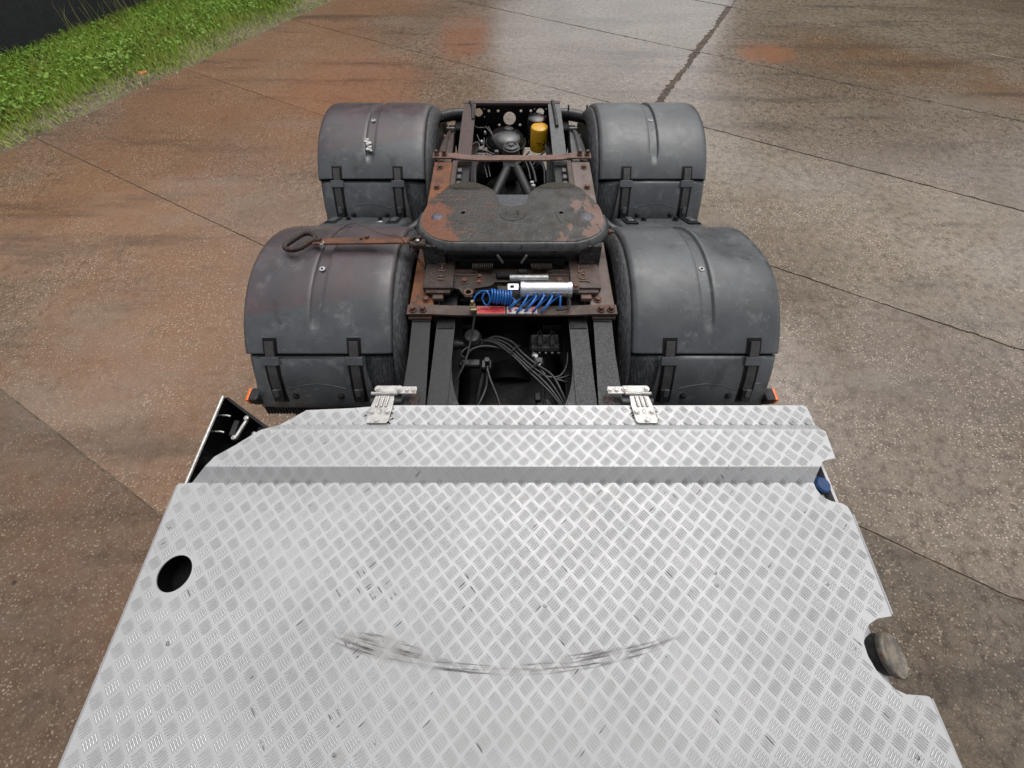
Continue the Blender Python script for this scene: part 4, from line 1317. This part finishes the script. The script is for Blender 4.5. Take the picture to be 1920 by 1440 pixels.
# valves on the right: two gasket shaped covers and a fitting row
for x0 in (.135, .195):
    pts_ = []
    for k in range(28):
        a = 2 * math.pi * k / 28
        r_ = .028 * (1 + .28 * math.cos(4 * a))
        pts_.append((x0 + r_ * .75 * math.cos(a), 1.115 + r_ * 1.35 * math.sin(a), .885))
    b = MB(); b.tube(pts_, .003, 5, 1, True); b.box((x0, 1.115, .875), (.03, .06, .012), bevel=.005)
    b.build('valve_cover', M['pit_grey'], truck)
b = MB()
b.box((.16, 1.11, .85), (.15, .10, .04), bevel=.01)
for k in range(5): b.lathe([(.008, 0), (.008, .018), (.005, .022)], (.10 + .03 * k, 1.035, .862), n=8)
b.box((.125, 1.0, .85), (.05, .05, .04), bevel=.008); b.lathe([(.013, 0), (.013, .03)], (.12, .985, .868), n=10)
b.build('solenoid_block', M['black_steel'], truck)
b = MB(); b.lathe([(.012, 0), (.015, .012), (0, .018)], (.118, .972, .87), n=10); b.lathe([(.012, 0), (.015, .012), (0, .018)], (.108, 1.02, .872), n=10); b.build('valve_cap', M['dull_alu'], truck, smooth=50)
b = MB(); b.lathe([(.05, 0), (.05, .05), (.035, .07), (.035, .075), (0, .08)], (.15, .80, .72), n=18); b.box((.12, .84, .80), (.03, .04, .02), bevel=.004); b.build('pressure_sensor', M['black_steel'], truck, smooth=40)
# hoses
def hose(pts, r=.008, mat='hose', name='hose'):
    b = MB(); b.tube(pts, r, 8, 6); return b.build(name, M[mat], truck, smooth=60)
hose([(-.165, 1.165, 1.045), (-.175, 1.12, 1.0), (-.19, 1.06, .95), (-.21, .97, .92), (-.24, .90, .90), (-.27, .85, .88)], .0055)
hose([(-.21, 1.07, .88), (-.24, 1.03, .885), (-.22, 1.0, .89), (-.19, 1.04, .90), (-.13, 1.06, .90), (-.04, 1.045, .90), (.0, 1.02, .90)], .007)
for k in range(4):
    o_ = (k - 1.5) * .012 + .003 * math.sin(k * 5)
    hose([(-.16 + .01 * k, 1.10 - .006 * k, .90), (-.08, 1.085 + o_, .915), (-.02 + o_, 1.05 + o_, .92), (.03 + o_ * .6, .99 + o_, .925), (.085 + o_, .93 + o_ * .8, .92 + .004 * (k % 2)), (.15 + o_ * 1.4, .875 + o_, .91), (.20 + o_, .80 + o_ * .5, .90), (.255, .70 + o_, .88)], .0055 + .0012 * (k % 2))
for (p0, p1) in (((.02, .998, .945), (.03, 1.012, .94)), ((.09, .915, .94), (.115, .945, .94))):
    pass
b = MB()
for c in ((.012, 1.018, .925), (.098, .925, .925)):
    b.tube([(c[0] + .035 * math.cos(R(a)) * .7, c[1] + .035 * math.cos(R(a)) * .75, c[2] + .018 * math.sin(R(a))) for a in range(0, 360, 30)], .003, 5, 1, True)
b.build('cable_tie', M['pit_grey'], truck)
hose([(.10, 1.0, .90), (.12, .94, .91), (.15, .895, .91)], .006)
hose([(.26, 1.02, .90), (.25, .95, .90), (.22, .90, .90), (.18, .885, .905), (.12, .90, .905)], .007)
hose([(.26, .90, .90), (.22, .885, .90), (.18, .885, .90)], .006)
hose([(.27, .86, .89), (.22, .872, .90), (.19, .88, .90)], .006)
hose([(-.115, .98, .87), (-.115, .93, .86), (-.12, .87, .84), (-.15, .79, .83), (-.20, .72, .82), (-.24, .68, .82)], .0075)
hose([(-.115, .95, .87), (-.10, .90, .86), (-.07, .83, .84), (-.05, .76, .82), (-.05, .68, .80)], .0075)
hose([(-.14, .97, .80), (-.16, .88, .76), (-.18, .80, .72)], .014)
hose([(.10, .66, .83), (.16, .72, .85), (.22, .735, .86), (.28, .735, .86)], .011)
hose([(.07, .67, .80), (.10, .72, .81), (.15, .725, .81), (.19, .71, .80)], .006)
hose([(.14, .88, .86), (.145, .82, .84), (.15, .76, .82)], .006)
hose([(-.10, .73, .76), (-.06, .775, .78), (.0, .76, .78), (.03, .73, .77)], .005)
b = MB()
for x in (-.06, -.02, .0, .03): b.lathe([(.014, 0), (.014, .03), (.008, .04)], (x, .66, .84), n=8)
b.box((0, .655, .83), (.16, .05, .03), bevel=.006)
b.build('union_block', M['dull_alu'], truck)

# --- machinery between the rear rails
b = MB(); b.lathe([(.120, 0), (.140, .04), (.140, .10), (.132, .125), (.10, .15), (.05, .163), (0, .166)], (-.045, 2.925, .745), n=40)
dome = b.build('air_reservoir', M['gloss_black'], truck, smooth=35)
b = MB(); b.lathe([(.146, 0), (.146, .010)], (-.045, 2.925, .835), n=40); b.build('clamp_band', M['black_steel'], dome, smooth=35)
b = MB(); b.lathe([(.062, 0), (.062, .14), (.058, .15), (.048, .155), (0, .157)], (.195, 2.93, .79), n=26)
flt = b.build('filter_canister', M['yellow'], truck, smooth=35)
b = MB()
for k, (a, w, h_) in enumerate(((-100, .012, .006), (-90, .004, .02), (-82, .012, .005), (-60, .014, .008), (-50, .004, .014))):
    x = .195 + .0625 * math.cos(R(a)); y = 2.93 + .0625 * math.sin(R(a))
    b.box((x, y, .86 - .012 * (k % 2)), (w, .003, h_), Matrix.Rotation(R(a + 90), 3, 'Z'))
b.build('printed_mark', M['black_deep'], flt)
b = MB(); b.lathe([(.066, 0), (.068, .15), (.064, .165), (.05, .174), (0, .178)], (.178, 3.035, .785), n=30); b.build('dryer_canister', M['gloss_black'], truck, smooth=35)
b = MB(); b.lathe([(.052, 0), (.052, .20), (.058, .205), (.058, .222), (.05, .226), (.05, .236), (.038, .24), (.034, .232), (.02, .236), (.018, .246), (0, .247)], (-.005, 2.70, .70), n=26)
tv = b.build('valve_tower', M['bay_grey'], truck, smooth=35)
b = MB(); b.box((-.005, 2.64, .80), (.115, .08, .12), bevel=.01); b.build('tower_body', M['bay_grey'], tv)
b = MB(); b.tube([(-.005 + .054 * math.cos(R(a)), 2.68 + .054 * math.sin(R(a)), .895) for a in range(0, 360, 20)], .004, 6, 1, True); b.build('tower_seal', M['rubber'], tv)
# left rear valves
b = MB(); b.lathe([(.028, -.035), (.033, -.02), (.033, .03), (.02, .04), (.016, .10)], (-.215, 2.70, .86), axis='X', n=16); b.lathe([(.026, 0), (.03, .02), (.016, .035)], (-.215, 2.73, .87), n=14)
b.build('brake_valve', M['valve_alu'], truck, smooth=40)
b = MB(); b.lathe([(.024, -.03), (.024, .03)], (-.13, 2.70, .85), axis='X', n=14); b.lathe([(.018, 0), (.014, .04)], (-.105, 2.70, .86), n=12); b.build('quick_release_valve', M['rail_grey'], truck, smooth=40)
for (x, y, z, r_) in ((-.215, 2.83, .88, .012), (-.21, 2.745, .86, .010), (-.192, 2.91, .90, .009), (-.205, 2.80, .86, .008), (-.155, 2.71, .84, .012), (-.24, 2.70, .85, .009)):
    b = MB(); b.lathe([(r_, 0), (r_ * 1.1, .012), (r_ * .7, .02), (0, .022)], (x, y, z), n=10); b.build('brass_union', M['bright_steel'] if r_ > .0085 else M['brass'], truck, smooth=50)
for i, pts_ in enumerate((
    [(-.29, 2.98, .93), (-.25, 2.955, .92), (-.22, 2.955, .92), (-.19, 2.97, .91)],
    [(-.19, 2.97, .92), (-.15, 2.92, .90), (-.12, 2.87, .87)], [(-.17, 2.97, .92), (-.13, 2.91, .88), (-.10, 2.87, .86)],
    [(-.27, 2.66, .88), (-.235, 2.70, .90), (-.19, 2.70, .90), (-.12, 2.69, .88)], [(-.25, 2.90, .90), (-.22, 2.83, .87), (-.20, 2.76, .86)],
    [(-.28, 2.77, .90), (-.24, 2.80, .90), (-.22, 2.74, .88), (-.21, 2.66, .86)], [(-.20, 2.90, .88), (-.20, 2.80, .84), (-.17, 2.68, .82), (-.15, 2.56, .80)],
    [(-.21, 2.74, .85), (-.19, 2.65, .82), (-.17, 2.55, .80)],
    [(.05, 2.62, .86), (.09, 2.69, .87), (.12, 2.74, .87)], [(.10, 2.70, .86), (.13, 2.62, .85), (.15, 2.54, .84), (.16, 2.45, .83)],
    [(.08, 2.68, .86), (.11, 2.60, .84), (.125, 2.50, .82)], [(.16, 2.66, .80), (.20, 2.64, .84), (.22, 2.58, .84), (.22, 2.45, .82)],
    [(.14, 2.62, .84), (.20, 2.69, .88), (.27, 2.73, .90)], [(.24, 2.72, .90), (.245, 2.68, .89), (.25, 2.6, .88)])):
    hose(pts_, .006 if i not in (9, 11) else .010)
# bundles along both rails
for k in range(4):
    hose([(.232 + .009 * k, 2.78 - .02 * k, .90), (.236 + .009 * k, 2.6, .905), (.228 + .010 * k, 2.4, .90), (.225 + .011 * k, 2.15, .87), (.22 + .01 * k, 1.95, .84)], .0055)
    hose([(-.245 - .008 * k, 2.75 - .03 * k, .89), (-.242 - .008 * k, 2.55, .90), (-.235 - .009 * k, 2.35, .88), (-.215 - .012 * k, 2.1, .85), (-.20 - .012 * k, 1.9, .82)], .0055)
hose([(.19, 2.36, .82), (.193, 2.2, .83), (.18, 2.02, .82), (.17, 1.9, .80)], .013)
# V stay
for s in (-1, 1):
    b = MB(); b.tube([(s * .035, 2.60, .83), (s * .22, 1.96, .80)], .030, 12, 1); b.build('v_stay', M['pit_grey'], truck, smooth=40)
b = MB(); b.prism([(-.16, 2.06), (-.09, 2.20), (-.045, 2.19), (-.06, 2.12), (-.04, 2.05), (-.10, 1.93)], .02, Matrix.Translation((0, 0, .80)))
b.prism([(.16, 2.06), (.11, 2.12), (.13, 2.0), (.15, 1.93)], .02, Matrix.Translation((0, 0, .80))); b.build('stay_plate', M['bay_grey'], truck)
b = MB(); b.box((0, 1.97, .84), (.50, .06, .14), bevel=.01); b.build('crossmember', M['black_deep'], truck)
for s in (-1, 1):
    b = MB(); b.prism([(s * .26, 1.92), (s * .26, 2.14), (s * .22, 2.10), (s * .17, 1.95), (s * .17, 1.92)], .012, Matrix.Translation((0, 0, .94)), [circle(s * .22, 1.99, .014, 12)]); b.build('corner_gusset', M['bay_grey'], truck)
# looped hose and chain
hose([(.155, 2.30, .87), (.15, 2.18, .88), (.10, 2.07, .89), (.03, 2.0, .90), (-.04, 1.985, .90), (-.06, 2.0, .90)], .008)
hose([(.145, 2.30, .88), (.135, 2.17, .89), (.085, 2.055, .90), (.02, 1.985, .91), (-.05, 1.975, .91)], .008)
hose([(.165, 2.30, .86), (.165, 2.16, .87), (.115, 2.05, .88), (.05, 1.98, .89)], .006)
hose([(-.055, 1.99, .91), (-.055, 2.05, .92), (-.04, 2.12, .92), (-.02, 2.16, .90)], .005)
b = MB()
for k in range(7):
    c = Vector((.03 + .018 * k, 2.03 + .024 * k + .012 * math.sin(k), .915))
    tv_ = Vector((.6, .8, 0)) * .021; nv = Vector((-.8, .6, 0)) * .011 if k % 2 == 0 else Vector((0, 0, .011))
    b.tube([c + tv_ * math.cos(R(a)) + nv * math.sin(R(a)) for a in range(0, 360, 36)], .0038, 6, 2, True)
b.build('safety_chain', M['chain'], truck, smooth=60)
b = MB(); b.lathe([(.014, 0), (.018, .015), (.012, .03)], (.135, 2.30, .88), n=10); b.lathe([(.012, 0), (.012, .025)], (.128, 2.34, .88), n=10); b.build('brass_union', M['bright_steel'], truck, smooth=50)

# --- aluminium deck: folded sheet with a raised step across it
ZD, ZR = 1.035, 1.077
YS0, YS1, YS2, YS3 = .375, .420, .560, .597
def deck_z(y):
    if y <= YS0: return ZD
    if y <= YS1: return ZD + (ZR - ZD) * (y - YS0) / (YS1 - YS0)
    if y <= YS2: return ZR
    if y <= YS3: return ZR + (ZD - ZR) * (y - YS2) / (YS3 - YS2)
    return ZD
def arc_between(p, q, bulge, n):
    (x0, y0), (x1, y1) = p, q
    out = []
    for k in range(n + 1):
        t = k / n
        out.append((x0 + (x1 - x0) * t + bulge * 0, y0 + (y1 - y0) * t))
    return out
main_poly = [(-1.155, -.62), (1.155, -.62), (1.15, -.218), (1.142, -.215), (1.088, -.212), (1.064, -.201), (1.045, -.182), (1.030, -.158), (1.022, -.125), (1.024, -.095), (1.037, -.07), (1.062, -.047), (1.094, -.033), (1.139, -.027),
             (1.15, .270), (1.146, .293), (1.136, .302), (1.125, .306), (1.10, .311), (1.082, .320), (1.071, .332), (1.063, .352), (1.062, YS0), (-1.127, YS0), (-1.135, YS0 - .001), (-1.173, YS0 - .003)]
hole_poly = [(-1.063 + .052 * math.cos(2 * math.pi * k / 40), .088 + .053 * math.sin(2 * math.pi * k / 40)) for k in range(40)]
slope1 = [(-1.127, YS0), (1.062, YS0), (1.066, .395), (1.075, YS1), (-1.071, YS1)]
ridge = [(-1.071, YS1), (1.075, YS1), (1.083, .433), (1.099, .442), (1.117, .447), (1.14, .450), (1.147, YS2 - .008), (1.135, YS2), (-.918, YS2), (-.93, .552), (-.992, .50), (-1.051, .456)]
slope2 = [(-.918, YS2), (1.135, YS2), (1.155, YS3), (-.885, YS3)]
rear = [(-.885, YS3), (1.155, YS3), (1.152, .672), (1.142, .68), (-.50, .68), (-.526, .677), (-.62, .668), (-.799, .659)]
b = MB()
for poly, hl_ in ((main_poly, [hole_poly]), (slope1, []), (ridge, []), (slope2, []), (rear, [])):
    loops = [[Vector((x, y, 0)) for x, y in poly]] + [[Vector((x, y, 0)) for x, y in h] for h in hl_]
    flat = [p for l in loops for p in l]
    vs = [b.bm.verts.new((p.x, p.y, deck_z(p.y))) for p in flat]
    for t in tessellate_polygon(loops):
        f = b.bm.faces.new([vs[i] for i in t])
        f.normal_update()
        if f.normal.z < 0: f.normal_flip()
bmesh.ops.remove_doubles(b.bm, verts=b.bm.verts[:], dist=.0006)
deck = b.build('tread_plate_deck', M['deck'], truck, solid=.004)
deck['label'] = 'aluminium five bar tread plate deck with a folded step'
# bars
def tread_bars():
    verts, faces = [], []
    polys = (main_poly, slope1, ridge, slope2, rear)
    P = .0575
    k = 0
    gv, gf, gk = [], [], 0
    for iy in range(-14, 15):
        for ix in range(-22, 23):
            for kind in (0, 1):
                cx = ix * P + (P / 2 if kind else 0) + .011
                cy = iy * P + (P / 2 if kind else 0) + .004
                if cy < -.6 or cy > .7: continue
                ang = R(42) if kind == 0 else R(-48)
                u = Vector((math.cos(ang), math.sin(ang))); v = Vector((-u.y, u.x))
                for j in range(5):
                    L = .0178 if j in (1, 2, 3) else .0162
                    o = (j - 2) * .0073
                    bx, by = cx + v.x * o, cy + v.y * o
                    if min(seg_dist(bx, by, pl) for pl in polys) < .012 and not any(inside(bx + u.x * q, by + u.y * q, polys[0]) for q in (0,)) : pass
                    ends_ok = all(any(inside(bx + u.x * q, by + u.y * q, pl) for pl in polys) for q in (-L, 0, L))
                    if not ends_ok: continue
                    if math.hypot(bx + 1.063, by - .088) < .066: continue
                    h, w = .0015, .0018
                    def pt(a, c, z):
                        c += .0016 * (1 - (a / L) ** 2) * (1 if kind else -1)
                        x = bx + u.x * a + v.x * c; y = by + u.y * a + v.y * c
                        return (x, y, deck_z(y) + z)
                    verts.extend([pt(-L, 0, -.0003), pt(-L * .45, w, -.0003), pt(L * .45, w, -.0003), pt(L, 0, -.0003), pt(L * .45, -w, -.0003), pt(-L * .45, -w, -.0003),
                                  pt(-L * .62, 0, h * .8), pt(0, 0, h), pt(L * .62, 0, h * .8)])
                    for f in ((0, 6, 1), (1, 6, 7, 2), (2, 7, 8), (2, 8, 3), (3, 8, 4), (4, 8, 7, 5), (5, 7, 6), (5, 6, 0)):
                        faces.append(tuple(k + i for i in reversed(f)))
                    k += 9
                    L2, w2 = L * 1.0, .0026  # flat outline carrying the painted shade at the bar foot
                    gv.extend([pt(-L2, 0, .00025), pt(-L2 * .5, w2, .00025), pt(L2 * .5, w2, .00025), pt(L2, 0, .00025), pt(L2 * .5, -w2, .00025), pt(-L2 * .5, -w2, .00025)])
                    gf.append(tuple(gk + i for i in (5, 4, 3, 2, 1, 0))); gk += 6
    me = bpy.data.meshes.new('tread_bars'); me.from_pydata(verts, [], faces); me.materials.append(M['deck_bar'])
    o = bpy.data.objects.new('tread_bars', me); col.objects.link(o); o.parent = deck; o['kind'] = 'stuff'
    me = bpy.data.meshes.new('tread_bar_shade'); me.from_pydata(gv, [], gf); me.materials.append(M['deck_bar_shade'])
    o = bpy.data.objects.new('tread_bar_shade', me); col.objects.link(o); o.parent = deck; o['kind'] = 'stuff'
    return o
tread_bars()
# folded down lips along the sides
for nm, line in (('side_lip', [(1.1515, -.62), (1.1525, -.222)]), ('side_lip', [(1.1425, -.022), (1.1525, .268)]), ('side_lip', [(-1.157, -.62), (-1.175, .368)])):
    b = MB()
    (x0, y0), (x1, y1) = line
    s = 1 if x0 > 0 else -1
    b.grid([[(x0 + s * .0, y0, ZD - .001), (x1, y1, ZD - .001)], [(x0 + s * .009, y0, ZD - .006), (x1 + s * .009, y1, ZD - .006)], [(x0 + s * .012, y0, ZD - .05), (x1 + s * .012, y1, ZD - .05)]])
    if s > 0: bmesh.ops.reverse_faces(b.bm, faces=b.bm.faces[:])
    b.build(nm, M['deck'], deck, solid=.002)
# flush rivets
for x, y in ((.10, .0), (-1.0, -.095), (.64, .09), (.635, .055), (.98, .06), (1.05, -.34), (-.46, -.335)):
    b = MB(); b.lathe([(.0062, 0), (.0062, .0012), (.004, .0018), (.0035, .001), (0, .001)], (x, y, ZD), n=14); b.build('rivet', M['dull_alu'], deck, smooth=30)
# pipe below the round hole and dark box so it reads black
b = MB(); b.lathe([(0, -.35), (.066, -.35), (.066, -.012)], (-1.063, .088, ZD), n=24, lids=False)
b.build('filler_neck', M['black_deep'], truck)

# --- deck hinges
def hinge(s):
    cx = s * .50
    b = MB()
    b.box((s * .459, .742, 1.046), (.160, .034, .005), bevel=.002)
    h = b.build('deck_hinge', M['bright_steel'], truck)
    b = MB(); b.box((s * .488, .745, 1.0505), (.098, .030, .004), bevel=.0015); b.build('upper_leaf', M['bright_steel'], h)
    b = MB()
    dx = s * .020
    pts_ = [(-.036, .722), (.036, .722), (.042, .675), (.042, .610), (.036, .600), (-.036, .600), (-.042, .610), (-.042, .675)]
    poly = [(cx + x + s * (.722 - y) * .12, y) for x, y in pts_]
    b.prism(poly, .004, Matrix.Translation((0, 0, 1.0455)))
    b.build('lower_leaf', M['bright_steel'], h, bevel=.001)
    b = MB()
    for q in (-.036, .030):
        b.lathe([(.0075, -.018), (.0075, .018)], (cx + q, .725, 1.049), axis='X', n=12)
    b.lathe([(.0065, -.016), (.0065, .016)], (cx - .003, .725, 1.048), axis='X', n=12)
    b.build('knuckle', M['bright_steel'], h, smooth=40)
    for q in (-.018, 0, .018):
        b = MB(); b.tube([(cx + q + s * .002, .714, 1.047), (cx + q + s * .008, .668, 1.048)], .0048, 8, 1); b.build('pressed_rib', M['bright_steel'], h, smooth=50)
    for (x, y) in ((s * .531, .745), (s * .449, .745)):
        bolt(h, x, y, 1.0525, .0095, .007, 'bright_steel', washer=True)
    for (x, y) in ((s * .415, .742), (s * .390, .742)):
        bolt(h, x, y, 1.0485, .0085, .007, 'bright_steel', washer=True)
    for (x, y) in ((cx - .030 + s * .009, .648), (cx + .030 + s * .009, .648), (cx + s * .015, .612)):
        bolt(h, x, y, 1.0455, .0095, .007, 'bright_steel', washer=True)
    b = MB(); b.tube([(cx + s * .010 + .006 * math.cos(R(a)), .648 + .010 * math.sin(R(a)), 1.0458) for a in range(0, 360, 30)], .0014, 5, 1, True); b.build('slot_rim', M['dull_alu'], h)
    b = MB()
    r_ = random.Random(3 + s)
    for k in range(36):
        a = r_.uniform(0, 6.28); rr = r_.uniform(.042, .060)
        x = cx + s * .01 + rr * math.cos(a) * .95; y = .637 + .055 * math.sin(a)
        if deck_z(y) > ZD + .001: continue
        b.box((x, y, ZD + .0012), (r_.uniform(.004, .012), .003, .0016), Matrix.Rotation(r_.uniform(0, 3), 3, 'Z'))
    b.build('grease_smear', M['grease'], h)
    # rust bloom under the hinge arm
    b = MB(); b.prism([(s * .395 + rr_ * .026 * math.cos(a_), .722 + rr_ * .040 * math.sin(a_)) for a_, rr_ in ((k_ * .45, .7 + .3 * math.sin(k_ * 2.7)) for k_ in range(14))], .002, Matrix.Translation((0, 0, 1.0058))); b.build('rust_patch', M['rail_rust'], truck)
hinge(-1); hinge(1)

# --- side panel on the left, below the deck
b = MB()
pts_ = [(-1.172, .385), (-1.172, .735), (-.965, .60), (-.9, .45), (-1.10, .385)]
b.prism(pts_, .004, Matrix.Translation((0, 0, .84)))
b.box((-1.172, .56, .92), (.006, .35, .16))
sp = b.build('side_locker', M['locker_black'], truck)
b = MB()
b.tube([(-1.176, .375, 1.0), (-1.176, .738, 1.0)], .0065, 8, 1); b.box((-1.181, .556, .955), (.004, .36, .085))
b.build('bright_trim', M['bright_steel'], sp, smooth=40)
b = MB(); b.prism([(-.965, .60), (-1.172, .735), (-1.165, .742), (-.955, .606)], .16, Matrix.Translation((0, 0, .99))); b.build('end_plate', M['locker_black'], sp)
b = MB(); b.tube([(-1.066, .645, .97), (-1.075, .61, .97), (-1.083, .575, .97)], .0075, 8, 2); b.lathe([(.010, 0), (.010, .012), (0, .016)], (-1.064, .652, .97), n=10); b.lathe([(.010, 0), (.010, .012), (0, .016)], (-1.084, .568, .97), n=10)
b.build('locker_rod', M['bright_steel'], sp, smooth=50)
b = MB()
for y_ in (.665, .595): b.tube([(-1.17, y_, .975), (-1.15, y_, .975), (-1.138, y_ - .002, .97)], .0035, 6, 3)
b.lathe([(.008, 0), (.008, .01), (0, .013)], (-1.035, .598, .94), n=10)
b.build('locker_hook', M['bright_steel'], sp)
b = MB(); b.box((-1.12, .62, .93), (.022, .07, .05), bevel=.004); b.box((-1.03, .61, .91), (.03, .06, .03), bevel=.004); b.box((-1.0, .575, .92), (.14, .008, .012)); b.build('locker_bracket', M['black_steel'], sp)
b = MB(); b.box((-1.03, .1, .70), (.26, .66, .5)); b.build('battery_box', M['black_deep'], truck)

# --- tanks on the right
b = MB(); b.box((.95, .36, .72), (.345, .30, .46), bevel=.03, seg=3); at_ = b.build('additive_tank', M['black_deep'], truck, smooth=40)
b = MB(); b.box((1.142, .37, .985), (.010, .20, .04)); b.build('white_edge', M['label_white'], at_)
b = MB(); b.lathe([(.030, 0), (.032, .01), (.031, .05), (.024, .058), (0, .06)], (0, 0, 0), n=10)
cap = b.build('blue_cap', M['blue_cap'], at_, smooth=30); cap.location = (1.108, .376, .955); cap.rotation_euler = (0, R(8), 0)
# fuel tank: rounded aluminium box with filler neck and cap
b = MB(); b.box((.885, -.30, .70), (.50, .80, .52), bevel=.05, seg=5)
ft = b.build('fuel_tank', M['tank_alu'], truck, smooth=40)
rot = Matrix.Rotation(R(29), 3, 'Y')
b = MB(); b.lathe([(.054, 0), (.054, .05)], (1.112, -.128, .925), n=28, rot=rot); b.build('filler_neck', M['rubber'], ft, smooth=40)
b = MB(); b.lathe([(.056, .046), (.059, .05), (.059, .062), (.056, .066), (.049, .062), (.02, .060), (0, .060)], (1.112, -.128, .925), n=32, rot=rot)
n_ = NT('fuel_cap_metal')
c_ = n_.mix(n_.ramp(n_.noise(30, 5, .7), .4, .6), (.27, .23, .18), (.13, .12, .105))
c_ = n_.mix(n_.ramp(n_.noise(45, 4, .7), .60, .66), c_, (.22, .08, .03))
M['fuel_cap'] = n_.out(c_, .5, .25)
b.build('fuel_cap', M['fuel_cap'], ft, smooth=40)

# --- back of the cab (behind the camera; its bulk shades the deck and the ground beside it)
b = MB(); b.box((0, -1.93, 2.45), (2.48, 2.3, 2.9), bevel=.14, seg=4)
cab = b.build('cab', M['cab_paint'], truck, smooth=40)
